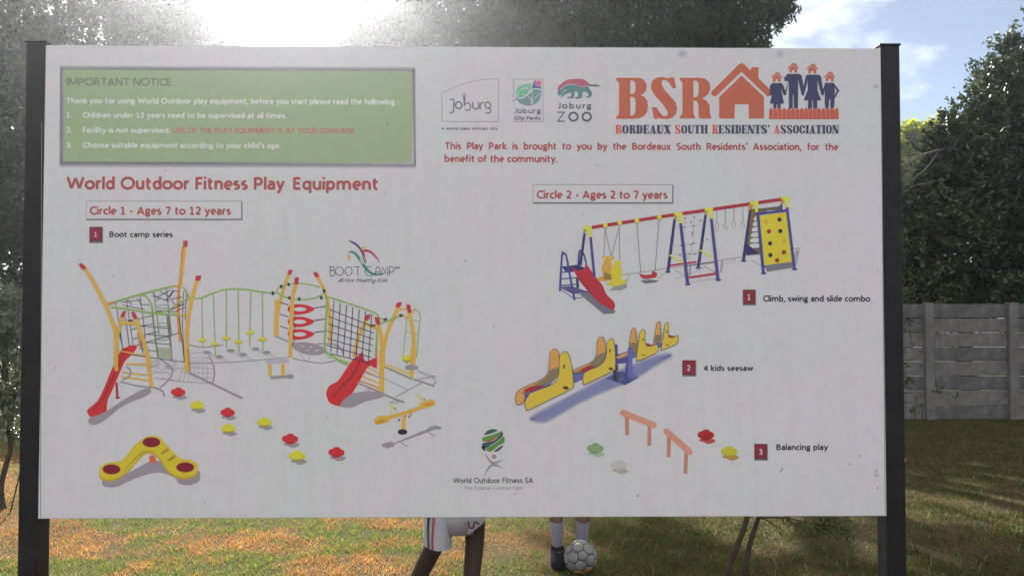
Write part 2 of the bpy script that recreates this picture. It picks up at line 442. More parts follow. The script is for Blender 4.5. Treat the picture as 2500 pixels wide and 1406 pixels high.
    def build(s, name, parent=None, label=None):
        me = bpy.data.meshes.new(name)
        me.from_pydata(s.V, [], s.F)
        at = me.color_attributes.new('Ink', 'FLOAT_COLOR', 'POINT')
        at.data.foreach_set('color', np.array(s.C, dtype=np.float32).ravel())
        me.materials.append(M_SOFT if s.soft_ else M_PRINT)
        # all print faces the reader
        bm_ = bmesh.new(); bm_.from_mesh(me)
        for f in bm_.faces:
            f.normal_update()
            if f.normal.y > 0: f.normal_flip()
        bm_.to_mesh(me); bm_.free()
        o = link(bpy.data.objects.new(name, me), parent or sign)
        if label: o['label'] = label
        return o

WHITE = (ALB, ALB * 0.985, ALB * 0.985)
face = Pic(); e = 0.002
def face_sheet():
    V = [(uL + e, -0.0003, vB + e), (uR - e, -0.0003, vB + e), (uR - e, -0.0003, vT - e), (uL + e, -0.0003, vT - e)]
    face.V = V; face.F = [(0, 1, 2, 3)]; face.C = [(*WHITE, 1)] * 4
    face.build('board_face')
face_sheet()
p = Pic()          # the scored line just inside the folded edge, the rivet marks and the dirt specks
for (x0, y0, x1, y1) in ((102, 300, 99, 1262), (2152, 300, 2161, 1255)):
    p = Pic(); p.line([(x0, y0), (x1, y1)], 1.6, (0.25, 0.23, 0.23)); p.build('fold_line')
p = Pic()
for x, y, r in ((1665, 132, 10), (1905, 133, 9), (2138, 212, 6), (2140, 1160, 5)):
    p.soft([(x + r * math.cos(t * .785), y + r * 0.8 * math.sin(t * .785)) for t in range(8)], r * 1.2, ink(160, 158, 165), 0.35); p.build('smudge'); p = Pic()
p = Pic()
rs = random.Random(5)
for x, y, l in ((403, 417, 4), (940, 471, 3), (1457, 404, 4), (1136, 637, 5), (1205, 797, 5), (1423, 523, 3), (1908, 1147, 12), (2098, 1112, 5), (2074, 1132, 5), (2142, 1190, 4),
                (136, 898, 4), (278, 674, 4), (2142, 660, 3), (1727, 585, 3), (2152, 395, 3), (800, 1016, 3), (1558, 1208, 7), (2140, 1148, 7), (1255, 1205, 3), (500, 1225, 3), (945, 302, 8)):
    a = rs.uniform(-.6, .6)
    p.line([(x - l / 2 * math.sin(a), y - l / 2 * math.cos(a)), (x + l / 2 * math.sin(a), y + l / 2 * math.cos(a))], [1.2, 2.2], (0.10, 0.09, 0.09))
for i in range(46):
    x, y = rs.uniform(120, 2140), rs.uniform(130, 1250); p.ell(x, y, rs.uniform(.5, 1.1), rs.uniform(.5, 1.0), (0.2, 0.18, 0.17), n=6)
tag(p.build('dirt_specks'), kind='stuff')

# posts, caps, bolts
def post(x_in, side, top):
    bm = bmesh.new()
    wdt, dep = 0.056, 0.060
    xc = x_in + side * (wdt / 2 + 0.001)
    box_bm(bm, (xc, dep / 2 + 0.003, (top - 0.3) / 2), (wdt, dep, top + 0.3), 0.003)
    o = bmob('post', bm, M_POST, sign)
    bm = bmesh.new(); box_bm(bm, (xc, dep / 2 + 0.003, top + 0.003), (wdt + 0.006, dep + 0.006, 0.006), 0.002)
    bmob('post_cap', bm, M_POST, o)
    for py in (325, 1128):
        z = UV(60 if side < 0 else 2195, py)[1]
        v, f = tube([(xc + side * 0.027, 0.03, z), (xc + side * 0.034, 0.03, z)], 0.012, 10)
        v2, f2 = tube([(xc + side * 0.034, 0.03, z), (xc + side * 0.040, 0.03, z)], [0.009, 0.006], 6)
        vv, ff = join([(v, f), (v2, f2)])
        meshob('bolt', vv, ff, M_METAL, o)
post(uL, -1, UV(88, 105)[1])
post(uR, 1, UV(2170, 111)[1])
# brackets behind that carry the tray
for side, x in ((-1, uL), (1, uR)):
    for z in (vB + 0.15, vT - 0.15):
        bm = bmesh.new(); box_bm(bm, (x - side * 0.03, 0.043, z), (0.12, 0.016, 0.05), 0.002)
        bmob('bracket', bm, M_POST, sign)

# ------------------------------------------------------------------ green notice
K = lambda: Pic(140, 150, 2.778)
gy = (64, 72, 64)
p = K()
p.soft([(20, 45), (2425, 55), (2430, 710), (18, 702)], 42, ink(120, 118, 130, 195), 0.85)
p.build('notice_shadow_print')
p = K()
p._add([(33, 46), (2420, 58), (2420, 700), (28, 692)], [(0, 1, 2, 3)], ink(226, 232, 222, 195))
p._add([(45, 59), (2405, 69), (2401, 687), (41, 680)], [(0, 1, 2, 3)], ink(152, 172, 130, 195))
notice = p.build('notice_panel', label='green notice panel with a thin white rim')
T = ink(214, 220, 208, 195)
def note(s, x0, y, x1, cap, col, bold):
    q = K(); q.n = 6; q.text(s, x0, y, x1, cap, col, bold); q.build('notice_text', notice)
note('IMPORTANT NOTICE', 62, 165, 775, 52, ink(118, 122, 108, 195), 0.018)  # black lettering, greyed in the ink to carry the veil of glare
note('Thank you for using World Outdoor play equipment, before you start please read the following :', 60, 286, 2315, 37, T, 0.022)
for i, (y, s, x1) in enumerate(((383, 'Children under 12 years need to be supervised at all times.', 1555), (484, 'Facility is not supervised.', 765), (586, 'Choose suitable equipment according to your child’s age.', 1515))):
    note('%d.' % (i + 1), 60, y, 100, 36, T, 0.022)
    note(s, 173, y, x1, 36, T, 0.022)
note('USE OF THE PLAY EQUIPMENT IS AT YOUR OWN RISK.', 784, 487, 2028, 36, ink(186, 104, 98, 195), 0.016)

# ------------------------------------------------------------------ headings and captions
RED = ink(156, 72, 70, 182)
p = Pic(140, 150, 2.778); p.text('World Outdoor Fitness Play', 60, 868, 1545, 84, RED, 0.022); p.build('heading_text', label='large red heading across the left half')
p = Pic(140, 150, 2.778); p.text('Equipment', 1598, 871, 2182, 84, RED, 0.022); p.build('heading_text', label='last word of the large red heading')
def boxed(x0, y0, x1, y1, s, tx0, tb, tx1, cap):
    q = Pic(); q.soft([(x0 + 1, y0 + 1), (x1 + 2, y0 + 1), (x1 + 2, y1 + 2), (x0 + 1, y1 + 2)], 5, ink(90, 88, 104), 0.9)
    q._add([(x0 + 1, y0 + 1), (x1 - 1, y0 + 1), (x1 - 1, y1 - 1), (x0 + 1, y1 - 1)], [(0, 1, 2, 3)], WHITE)
    q.frame(x0, y0, x1, y1, 1.4, ink(140, 140, 155))
    o = q.build('caption_box')
    q = Pic(); q.n = 6; q.text(s, tx0, tb, tx1, cap, RED, 0.022); q.build('caption_text', o)
boxed(210, 491, 590, 535, 'Circle 1 - Ages 7 to 12 years', 219, 524, 564, 19.5)
boxed(1301, 451, 1642, 495, 'Circle 2 - Ages 2 to 7 years', 1310, 485, 1630, 19.5)
def badge(x0, y0, x1, y1, s, cap=12):
    q = Pic(); q.soft([(x0, y0 + 1), (x1 + 2, y0 + 1), (x1 + 2, y1 + 4), (x0, y1 + 4)], 5, ink(96, 92, 100), 0.9)
    q.rect(x0, y0, x1, y1, ink(92, 28, 36)); q.rect(x0 + 1.5, y0 + 2, x1 - 1.5, y1 - 2, ink(128, 42, 52))
    o = q.build('number_badge')
    q = Pic(); q.n = 6; xc = (x0 + x1) / 2; q.text(s, xc - cap * .3, (y0 + y1) / 2 + cap / 2 + 1, xc + cap * .3, cap, ink(225, 205, 205), 0.01); q.build('numeral', o)
badge(219, 554, 249, 589, '1'); badge(1814, 707, 1843, 741, '1', 14); badge(1666, 879, 1697, 914, '2', 14); badge(1842, 1083, 1872, 1119, '3', 14)
BLK = ink(52, 50, 58)
for s, x0, y, x1, cap in (('Boot camp series', 267, 579, 422, 13.5), ('Climb, swing and slide combo', 1863, 736, 2125, 14.5), ('4 kids seesaw', 1717, 905, 1839, 13.5), ('Balancing play', 1895, 1098, 2022, 14)):
    q = Pic(); q.text(s, x0, y, x1, cap, BLK, 0.024); q.build('caption_text')
q = Pic(); q.text('This  Play  Park  is  brought  to  you  by  the  Bordeaux  South  Residents’  Association,  for  the', 1085, 365, 2047, 17, RED, 0.024)
q.text('benefit of the community.', 1085, 396, 1361, 17, RED, 0.024)
q.build('body_text', label='two lines of red text under the logos')

# ------------------------------------------------------------------ logos in the top row
I = lambda: Pic(1060, 140, 5.0)
G1 = ink(108, 106, 118, 195); LN = ink(120, 118, 138, 195)
p = I()
p.line([(95, 438), (250, 370), (400, 315), (560, 282), (690, 268), (784, 268)], 5, LN, 5)
p.line([(784, 266), (783, 790), (95, 785), (95, 436)], 6, LN)
p.line([(188, 522), (238, 520), (236, 640), (226, 672), (188, 684)], 15, G1, 4)
p.ell(300, 588, 48, 50, G1, ring=17)
p.poly([(352, 480), (380, 480), (374, 600), (364, 600)], G1); p.line([(338, 466), (366, 472), (392, 464)], 9, G1); p.line([(366, 422), (367, 462)], 7, G1)
p.line([(366, 600), (392, 560), (436, 575), (443, 620), (415, 652), (375, 640)], 14, G1, 4)
p.line([(470, 548), (472, 610), (500, 634), (540, 620), (545, 548)], 15, G1, 4); p.line([(562, 640), (562, 590), (580, 560), (610, 552)], 15, G1, 3)
p.ell(655, 588, 40, 46, G1, ring=15); p.line([(628, 682), (670, 682), (690, 664), (684, 632), (655, 628)], 13, G1, 4)
p.text('a world class African city', 90, 888, 776, 35, ink(92, 92, 100, 190), 0.02)
p.build('logo_print', label='outlined city logo with arched top')
p = I()
p.frame(968, 268, 1331, 790, 5, LN); p.rect(960, 500, 976, 782, WHITE)
p.poly([(1040, 360), (1100, 335), (1182, 328), (1178, 390), (1150, 450), (1080, 490), (1012, 495), (1000, 440), (1010, 390)], ink(112, 172, 135), 4)
p.poly([(1190, 392), (1205, 330), (1228, 280), (1245, 300), (1300, 345), (1310, 392), (1250, 380)], ink(96, 100, 148))
p.ell(1275, 320, 40, 38, WHITE); p.ell(1275, 320, 35, 34, ink(192, 104, 122))
p.poly([(1010, 520), (1085, 505), (1160, 455), (1215, 395), (1300, 405), (1308, 440), (1290, 520), (1230, 575), (1150, 592), (1060, 570)], ink(112, 140, 138), 4)
for l in ([(1010, 500), (1030, 430), (1080, 385), (1160, 350)], [(1150, 480), (1190, 530), (1180, 575)], [(1190, 575), (1230, 500), (1300, 440)], [(1180, 570), (1200, 480), (1190, 420)], [(1060, 400), (1130, 380), (1160, 430)], [(1070, 455), (1110, 465), (1150, 455)]):
    p.line(l, 7, ink(205, 220, 210), 3)
p.line([(1010, 503), (1085, 500), (1150, 445), (1200, 395), (1260, 385), (1308, 402)], 9, ink(210, 222, 212), 4)
p.line([(958, 540), (1020, 498)], 12, ink(90, 110, 108))
p.text('Joburg', 976, 686, 1308, 64, ink(92, 84, 120, 190), 0.006); p.text('City Parks', 978, 765, 1300, 44, ink(80, 80, 105, 190), 0.016, 0.25)
p.build('logo_print', label='framed leaf logo with a pink dot')
p = I()
p.poly([(1508, 400), (1512, 365), (1560, 320), (1620, 280), (1700, 268), (1800, 268), (1850, 290), (1890, 325), (1870, 345), (1800, 362), (1740, 340), (1650, 328), (1590, 350), (1540, 398)], ink(170, 92, 104), 3)
p.poly([(1880, 328), (1940, 340), (1982, 328), (1975, 340), (2022, 345), (2018, 362), (1930, 360), (1870, 348)], ink(88, 100, 104))
p.poly([(1508, 405), (1550, 400), (1590, 355), (1650, 335), (1740, 345), (1800, 368), (1875, 350), (1900, 395), (1930, 435), (1918, 480), (1890, 500), (1850, 500), (1850, 485), (1880, 480),
        (1885, 450), (1830, 415), (1810, 440), (1805, 500), (1760, 510), (1716, 508), (1718, 490), (1755, 482), (1750, 420), (1715, 420), (1705, 505), (1625, 505), (1628, 488), (1670, 480), (1672, 430), (1600, 455), (1560, 490), (1545, 486), (1560, 455), (1530, 470), (1508, 468)], ink(90, 128, 122))
p.line([(1560, 450), (1590, 415), (1620, 402)], [4, 11, 4], WHITE)
p.text('Joburg', 1508, 628, 1926, 70, ink(92, 92, 102, 190), 0.02, 0, 1.2)
p.line([(1502, 674), (1588, 674), (1508, 784), (1592, 784)], 16, ink(92, 92, 102, 190)); p.ell(1700, 728, 64, 62, ink(92, 92, 102, 190), ring=24); p.ell(1862, 728, 63, 62, ink(92, 92, 102, 190), ring=24)
p.build('logo_print', label='striding bear logo over two words')

# ------------------------------------------------------------------ residents' association logo
J = lambda: Pic(1480, 140, 4.1667)
OC = ink(176, 94, 70); NVY = ink(58, 62, 90)
p = J()
p.poly([(103, 212), (330, 211), (375, 225), (403, 260), (413, 300), (405, 340), (380, 370), (350, 388), (390, 405), (418, 445), (425, 500), (415, 560), (385, 600), (340, 622), (290, 628), (102, 628), (102, 605), (122, 592), (130, 570), (130, 270), (122, 248), (103, 240)], OC)
p.poly([(245, 240), (275, 241), (294, 258), (297, 300), (295, 350), (280, 372), (245, 378)], WHITE); p.poly([(245, 405), (275, 408), (295, 425), (298, 480), (296, 560), (280, 590), (245, 598)], WHITE)
p.poly([(690, 205), (712, 315), (672, 318), (655, 285), (630, 250), (600, 234), (568, 240), (562, 270), (585, 325), (660, 408), (705, 460), (722, 520), (710, 580), (670, 620), (610, 632), (560, 625), (530, 622), (510, 630), (487, 628),
        (462, 510), (512, 510), (540, 560), (575, 595), (608, 600), (627, 580), (620, 545), (570, 475), (490, 385), (460, 335), (455, 290), (470, 240), (510, 212), (560, 203), (600, 210), (632, 218), (655, 206)], OC)
p.poly([(750, 212), (950, 211), (1005, 222), (1045, 255), (1060, 300), (1055, 345), (1030, 385), (975, 424), (1020, 445), (1050, 485), (1054, 540), (1057, 585), (1067, 602), (1066, 625), (960, 625), (942, 612), (938, 580), (938, 500), (925, 455), (888, 440), (888, 580), (903, 602), (903, 625), (750, 625), (748, 602), (770, 588), (775, 560), (775, 265), (768, 248), (750, 238)], OC)
p.poly([(888, 240), (915, 240), (936, 256), (940, 300), (938, 375), (922, 405), (888, 413)], WHITE)
p.poly([(1376, 62), (1400, 74), (1468, 138), (1476, 105), (1548, 103), (1550, 218), (1664, 330), (1670, 396), (1640, 402), (1376, 150), (1125, 392), (1095, 400), (1066, 378), (1072, 350), (1350, 74)], OC)
p.poly([(1376, 188), (1590, 390), (1604, 410), (1604, 615), (1594, 625), (1452, 625), (1448, 480), (1308, 480), (1304, 625), (1160, 625), (1149, 615), (1149, 410), (1160, 395)], OC)
p.build('logo_print', label='terracotta letters beside a big house shape')
p = J()
def minihouse(x, y, s=1.0):
    p.line([(x - 52 * s, y + 55 * s), (x, y + 5 * s), (x + 52 * s, y + 55 * s)], 15 * s, OC)
    p.poly([(x, y + 22 * s), (x + 40 * s, y + 60 * s), (x + 40 * s, y + 98 * s), (x + 13 * s, y + 98 * s), (x + 13 * s, y + 72 * s), (x - 13 * s, y + 72 * s), (x - 13 * s, y + 98 * s), (x - 40 * s, y + 98 * s), (x - 40 * s, y + 60 * s)], OC)
    p.rect(x + 18 * s, y + 2 * s, x + 32 * s, y + 25 * s, OC)
minihouse(1735, 155); minihouse(1902, 62); minihouse(2096, 70); minihouse(2272, 150)
p.poly([(1690, 265), (1785, 265), (1803, 290), (1820, 345), (1846, 260), (1850, 240), (1812, 235), (1840, 172), (1965, 172), (1988, 190), (2008, 300), (2030, 190), (2050, 180), (2165, 180), (2185, 200), (2205, 330), (2225, 262), (2310, 262), (2372, 340), (2330, 412), (2318, 405), (2345, 342), (2325, 305), (2322, 470), (2312, 530), (2280, 530), (2278, 430), (2268, 430), (2262, 530), (2230, 530),
        (2222, 470), (2222, 330), (2210, 390), (2188, 390), (2148, 240), (2150, 340), (2186, 440), (2146, 442), (2146, 530), (2104, 530), (2100, 445), (2094, 445), (2092, 530), (2052, 530), (2052, 442), (2008, 440), (2050, 330), (2048, 240), (2010, 392), (1988, 390), (1952, 235), (1950, 530), (1908, 520), (1905, 385), (1898, 385), (1896, 520), (1858, 530), (1855, 240), (1828, 390), (1806, 390), (1778, 318), (1808, 474), (1774, 476), (1774, 530), (1742, 530), (1740, 480), (1734, 480), (1730, 530), (1700, 530), (1700, 476), (1664, 474), (1694, 340), (1690, 390), (1664, 392), (1664, 290)], NVY)
p.rect(1811, 200, 1850, 245, NVY)
for i in range(16):
    x = 1656 + i * 44.4
    p.poly([(x, 632), (x, 540), (x + 20.5, 512), (x + 41, 540), (x + 41, 632)], ink(182, 88, 66))
p.build('logo_print', label='dark family of four behind a terracotta picket fence')

# heavy serif capitals of the association name
def glyph(ch, p, x, y, w, h, col):
    """x, y: lower left corner; w, h: box; fat stems with slab serifs"""
    X = lambda a: x + a * w
    Y = lambda b: y - b * h
    P = lambda pts, c=col: p.poly([(X(a), Y(b)) for a, b in pts], c)
    Rr = lambda a, b, c, d, cc=col: P([(a, b), (c, b), (c, d), (a, d)], cc)
    sr = lambda a, c: (Rr(a, 0, c, .1), Rr(a, .9, c, 1))
    if ch in 'BRDP':
        Rr(.1, 0, .5, 1); Rr(0, 0, .55, .09); Rr(0, .91, .55, 1)
        if ch == 'D': P([(.4, 0), (.75, .03), (.95, .2), (1, .5), (.95, .8), (.75, .97), (.4, 1)]); P([(.5, .12), (.6, .16), (.63, .3), (.63, .7), (.6, .84), (.5, .88)], WHITE)
        elif ch == 'B':
            P([(.4, .5), (.4, 1), (.75, .99), (.93, .88), (.95, .7), (.75, .52)]); P([(.4, 0), (.75, .01), (.98, .12), (1, .33), (.8, .52), (.4, .54)])
            Rr(.5, .6, .62, .9, WHITE); Rr(.5, .1, .63, .46, WHITE)
        else:
            P([(.4, .48), (.4, 1), (.75, .99), (.93, .88), (.95, .68), (.78, .5)]); P([(.5, .5), (.8, .5), (.95, .35), (.97, .1), (1.02, 0), (.62, 0), (.6, .35)]); Rr(.5, .58, .62, .9, WHITE)
    elif ch == 'O' or ch == 'C':
        P([(.5, -.01), (.78, .04), (.97, .22), (1, .5), (.97, .78), (.78, .96), (.5, 1.01), (.22, .96), (.03, .78), (0, .5), (.03, .22), (.22, .04)])
        P([(.5, .09), (.6, .18), (.62, .5), (.6, .82), (.5, .91), (.4, .82), (.38, .5), (.4, .18)], WHITE)
        if ch == 'C': P([(.62, .36), (1.02, .36), (1.02, .62), (.62, .62)], WHITE)
    elif ch == 'E': Rr(.1, 0, .5, 1); Rr(0, 0, .95, .1); Rr(0, .9, .92, 1); Rr(.4, .46, .72, .55); Rr(.82, 0, .95, .3); Rr(.8, .72, .92, 1); Rr(.66, .36, .74, .64)
    elif ch == 'A': P([(.42, 1), (.62, 1), (.95, 0), (.5, 0), (.42, .6), (.18, 0), (.06, 0)]); Rr(-.02, 0, .32, .08); Rr(.42, 0, 1.03, .08); Rr(.2, .26, .6, .34)
    elif ch == 'U': Rr(.08, .2, .46, 1); Rr(0, .92, .54, 1); Rr(.78, .2, .9, 1); Rr(.66, .92, 1, 1); P([(.08, .25), (.2, .04), (.5, -.01), (.8, .05), (.9, .25), (.78, .25), (.6, .12), (.46, .25)])
    elif ch == 'X': P([(.03, 1), (.48, 1), (.97, 0), (.52, 0)]); P([(.72, 1), (.86, 1), (.26, 0), (.1, 0)]); sr(.0, .3); sr(.6, 1)
    elif ch == 'S': P([(.88, 1), (.92, .68), (.8, .68), (.62, .88), (.42, .92), (.38, .8), (.5, .68), (.85, .48), (1, .28), (.9, .06), (.62, -.02), (.35, .03), (.15, 0), (.08, .34), (.2, .34), (.36, .12), (.58, .07), (.62, .18), (.5, .32), (.15, .54), (.02, .74), (.12, .95), (.38, 1.02), (.65, .96)])
    elif ch == 'T': Rr(.3, 0, .7, 1); Rr(.18, 0, .82, .09); Rr(0, .9, 1, 1); Rr(0, .7, .1, 1); Rr(.9, .7, 1, 1)
    elif ch == 'H': Rr(.06, 0, .4, 1); Rr(.6, 0, .94, 1); Rr(.4, .45, .6, .55); sr(0, .46); sr(.54, 1)
    elif ch == 'I': Rr(.15, 0, .85, 1); sr(0, 1)
    elif ch == 'N': Rr(.06, 0, .18, 1); Rr(.82, 0, .94, 1); P([(.0, 1), (.42, 1), (.94, 0), (.6, 0)]); Rr(0, 0, .28, .09); Rr(.7, .91, 1, 1)
    elif ch == '’': P([(.2, 1), (.9, 1), (.9, .8), (.3, .6), (.5, .78), (.2, .8)])
wd = {'I': .55, '’': .35, 'X': 1.0, 'H': 1.12, 'U': 1.0, 'N': 1.02, 'E': .92, 'T': .95}
for word, x0, x1 in (('BORDEAUX', 92, 656), ('SOUTH', 697, 1034), ('RESIDENTS’', 1075, 1662), ('ASSOCIATION', 1705, 2364)):
    p = J()
    tot = sum(wd.get(c, .95) for c in word) + .05 * (len(word) - 1); k = (x1 - x0) / tot; x = x0
    for i, c in enumerate(word):
        w = wd.get(c, .95) * k
        glyph(c, p, x, 778 + (1 if i else 3), w, 88 if i else 92, ink(192, 92, 80) if i == 0 else ink(66, 68, 88)); x += w + .05 * k
    p.build('logo_lettering')
# ------------------------------------------------------------------ pictures of the play equipment (flat print)
YO = ink(214, 158, 66, 180); YD = ink(190, 128, 52, 180); CAP = ink(172, 52, 56, 180); GRN = ink(128, 164, 82, 180); GRD = ink(92, 128, 74, 180)
ROPE = ink(56, 52, 72, 180); YEL = ink(196, 188, 52, 178); YLD = ink(150, 138, 44, 178); SHD = ink(140, 132, 137, 180); SHL = ink(152, 146, 150, 180); RDS = ink(184, 44, 48, 178); RDD = ink(150, 36, 44, 178)
A = lambda: Pic(180, 570, 4.26)
Bc = lambda: Pic(620, 570, 4.26)
Cc = lambda: Pic(180, 820, 3.516)
Dc = lambda: Pic(620, 820, 3.516)
# cast shadows printed under the frames
p = Cc()
for l, w in (([(1000, 320), (1450, 535)], 20), ([(1160, 160), (1200, 260), (1208, 340), (1190, 405)], 13), ([(740, 200), (830, 260), (848, 310), (820, 370), (740, 445)], 14), ([(450, 260), (490, 300), (470, 350), (420, 378)], 16),
             ([(690, 356), (900, 388), (1190, 408)], 6), ([(990, 235), (1390, 222), (1700, 195)], 7), ([(985, 75), (1110, 96), (1280, 78)], 10), ([(690, 440), (760, 470), (780, 520)], 16), ([(400, 390), (560, 430), (690, 440)], 14)):
    p.line(l, w, SHD, 4)
for x in range(7): p.line([(900 + x * 42, 390), (930 + x * 36, 300 - x * 6), (1000 + x * 25, 215 - x * 5)], 4, SHL, 3)
for y in range(6): p.line([(1000 + y * 8, 150 + y * 42), (1100, 140 + y * 44), (1200, 160 + y * 40)], 4, SHL, 3)
rs = random.Random(3)
for i in range(26):
    x, y = rs.uniform(560, 900), rs.uniform(215, 370); p.line([(x, y), (x + rs.uniform(25, 70), y + rs.uniform(-30, 30)), (x + rs.uniform(60, 100), y + rs.uniform(-30, 30))], 4, SHL)
p.poly([(130, 740), (145, 700), (270, 650), (440, 540), (590, 460), (660, 450), (640, 500), (430, 590), (300, 690), (220, 745), (160, 755)], SHD, 4)
for x, y in ((1145, 140), (1252, 178), (1346, 125), (1455, 158), (1560, 110), (1658, 140)):
    p.ell(x, y, 34, 14, SHD); p.line([(x + 20, y + 8), (x + 110, y + 65)], 4, SHL)
p.build('picture_shadow')
p = Dc()
p.poly([(330, 80), (370, 55), (470, 55), (560, 80), (620, 120), (600, 150), (520, 165), (420, 150), (350, 115)], SHD, 4)
for l in ([(400, 80), (430, 90)], [(480, 100), (500, 90)], [(520, 130), (560, 120)], [(450, 120), (470, 125)]): p.line(l, 6, WHITE)
p.line([(180, 0), (300, 50), (380, 90)], 14, SHD); p.line([(330, 190), (440, 215), (580, 232), (700, 212)], 9, SHD, 3); p.line([(400, 150), (430, 200), (470, 210), (480, 150)], 5, SHL, 3)
p.line([(540, 66), (680, 70), (750, 110), (765, 160)], 12, SHD, 3); p.line([(720, 215), (920, 310), (1110, 360), (1320, 460)], 8, SHL)
p.line([(0, 210), (330, 180)], 6, SHD); p.line([(1110, 260), (1360, 370)], 16, SHD); p.line([(1110, 500), (1290, 570)], 17, SHD); p.line([(1220, 520), (1440, 400)], 8, SHD)
p.line([(1370, 370), (1550, 430)], 16, SHD); p.line([(1400, 370), (1520, 355), (1560, 390), (1540, 420)], 8, SHD, 4); p.line([(1400, 295), (1560, 350), (1500, 345), (1420, 310)], 6, SHD)
p.ell(1352, 270, 58, 24, SHD); p.line([(950, 465), (975, 447), (1005, 460), (970, 475)], 6, SHD); p.line([(1170, 570), (1210, 550), (1245, 565), (1220, 580), (1172, 570)], 6, SHD)
p.poly([(740, 590), (830, 500), (960, 475), (1100, 480), (1110, 520), (960, 560), (860, 605), (800, 615)], SHD, 4); p.line([(890, 400), (1080, 480)], 14, SHD)
p.ell(165, 355, 26, 13, SHD); p.line([(150, 356), (330, 346)], 26, SHD); p.ell(310, 346, 35, 20, SHD)
p.build('picture_shadow')
# big climbing frame
p = A()
p.line([(1136, 140), (1118, 420), (1092, 640), (1090, 900), (1110, 1130)], [26, 32, 30, 32, 26], YD, 4); p.line([(1162, 140), (1140, 320), (1112, 560)], [26, 26, 26], YO, 3); p.poly([(1140, 75), (1188, 74), (1182, 142), (1138, 140)], CAP)
for l in ([(830, 600), (850, 740), (868, 860), (888, 1050)], [(965, 570), (990, 820), (1020, 1060)], [(690, 640), (720, 860), (745, 1090)], [(550, 690), (585, 930), (620, 1170)], [(438, 715), (470, 920), (512, 1200)], [(1145, 600), (1130, 900), (1150, 1330)], [(1175, 620), (1160, 900)],
          [(500, 715), (710, 690)], [(510, 745), (740, 790)], [(820, 650), (960, 690), (1130, 660)], [(820, 620), (870, 660), (1000, 590), (1090, 600)], [(900, 600), (1000, 660), (1040, 600)], [(960, 700), (1040, 590)], [(1020, 690), (1050, 740), (1130, 740)], [(660, 670), (700, 740), (790, 740)], [(560, 690), (610, 740)],
          [(840, 820), (1020, 790), (1160, 730)], [(870, 800), (1050, 815), (1170, 760)], [(660, 890), (830, 850)], [(700, 960), (830, 940)], [(740, 1050), (890, 1020)], [(750, 1130), (980, 1070), (1100, 1030)], [(600, 1000), (690, 975)], [(620, 1095), (700, 1075)], [(640, 1165), (720, 1150)], [(700, 960), (980, 985)], [(740, 1045), (1000, 1065)], [(755, 1130), (1010, 1155)], [(610, 1260), (880, 1300), (1160, 1335)],
          [(820, 860), (880, 1290)], [(968, 850), (1024, 1310)], [(720, 1205), (1010, 1240)], [(850, 700), (900, 670), (1000, 710)], [(1100, 870), (1150, 1300)], [(540, 880), (580, 1170)], [(700, 1080), (720, 1240)], [(480, 1040), (515, 1205)]):
    p.line(l, 7, ROPE)
for y in (760, 945, 1090, 1215): p.ell(930, y, 62, 22, GRD, ring=6)
p.line([(815, 770), (845, 1040), (880, 1300)], 15, GRD); p.line([(985, 850), (1005, 1080), (1020, 1310)], 13, GRD)
p._add([(880, 1180), (1010, 1190), (1020, 1300), (890, 1290)], [(0, 1, 2, 3)], ink(150, 160, 135))
p.line([(410, 715), (700, 630), (1040, 545)], 19, GRN, 3); p.line([(390, 765), (600, 790), (850, 830), (1160, 845)], 20, GRN, 3); p.line([(1140, 560), (1180, 620), (1200, 680)], 17, GRN, 3); p.line([(690, 630), (760, 660), (810, 740), (830, 830)], 17, GRN, 4); p.line([(1200, 685), (1100, 715), (1000, 790), (850, 830)], 16, GRN, 4)
p.line([(340, 735), (425, 715)], 24, YD); p.line([(1035, 547), (1090, 543)], 16, YO); p.line([(1090, 845), (1165, 850)], 22, YO)
p.line([(95, 330), (210, 510), (330, 740), (410, 940), (440, 1080), (445, 1360)], [32, 38, 40, 42, 42, 40], YO, 5); p.poly([(52, 318), (82, 306), (138, 358), (110, 378), (85, 372)], CAP)
p.line([(505, 870), (455, 1060), (440, 1230), (440, 1400)], [38, 40, 42, 40], YO, 3); p.poly([(515, 808), (545, 800), (530, 872), (484, 868)], CAP); p.line([(640, 880), (710, 1060), (760, 1230), (790, 1400)], [40, 40, 42, 48], YO, 3); p.poly([(597, 815), (632, 812), (668, 880), (636, 895), (620, 880)], CAP)
p.line([(490, 925), (560, 930), (660, 940)], 34, YO); p.rect(568, 896, 618, 914, ROPE)
p.line([(470, 1215), (560, 1235), (740, 1265)], 14, YO); p.line([(560, 1350), (770, 1370)], 16, YO); p.line([(665, 1030), (700, 1200)], 16, YD)
p.build('equipment_picture', label='printed climbing net frame on curved orange posts')
p = Cc()
p.line([(450, 238), (640, 245)], 14, YO); p.line([(420, 312), (650, 338)], 16, YO); p.line([(410, 350), (660, 385)], 16, YO); p.line([(628, 150), (668, 430)], [34, 36], YO); p.line([(365, 130), (368, 300)], 30, YO)
q = Cc(); q.n = 200; q.line([(968, 100), (980, 310)], 34, YO); q.build('equipment_picture', label='printed foot of the tall orange post by the net')
q = Cc(); q.line([(368, 400), (375, 530)], 20, RDD); q.ell(378, 528, 22, 10, RDD); q.build('equipment_picture', label='printed thin red prop under the narrow slide')
p.build('equipment_picture', label='printed orange rungs beside the narrow slide')
p = Cc()
p.poly([(455, 95), (485, 80), (530, 82), (542, 100), (510, 150), (440, 220), (385, 340), (330, 470), (290, 560), (280, 660), (240, 690), (190, 705), (140, 690), (115, 650), (130, 620), (200, 560), (250, 470), (320, 300), (400, 130)], RDS, 4)
p.line([(455, 105), (350, 330), (250, 540), (160, 640)], [8, 18, 18, 10], RDD, 4)
p.build('equipment_picture', label='printed narrow red slide below the net frame')
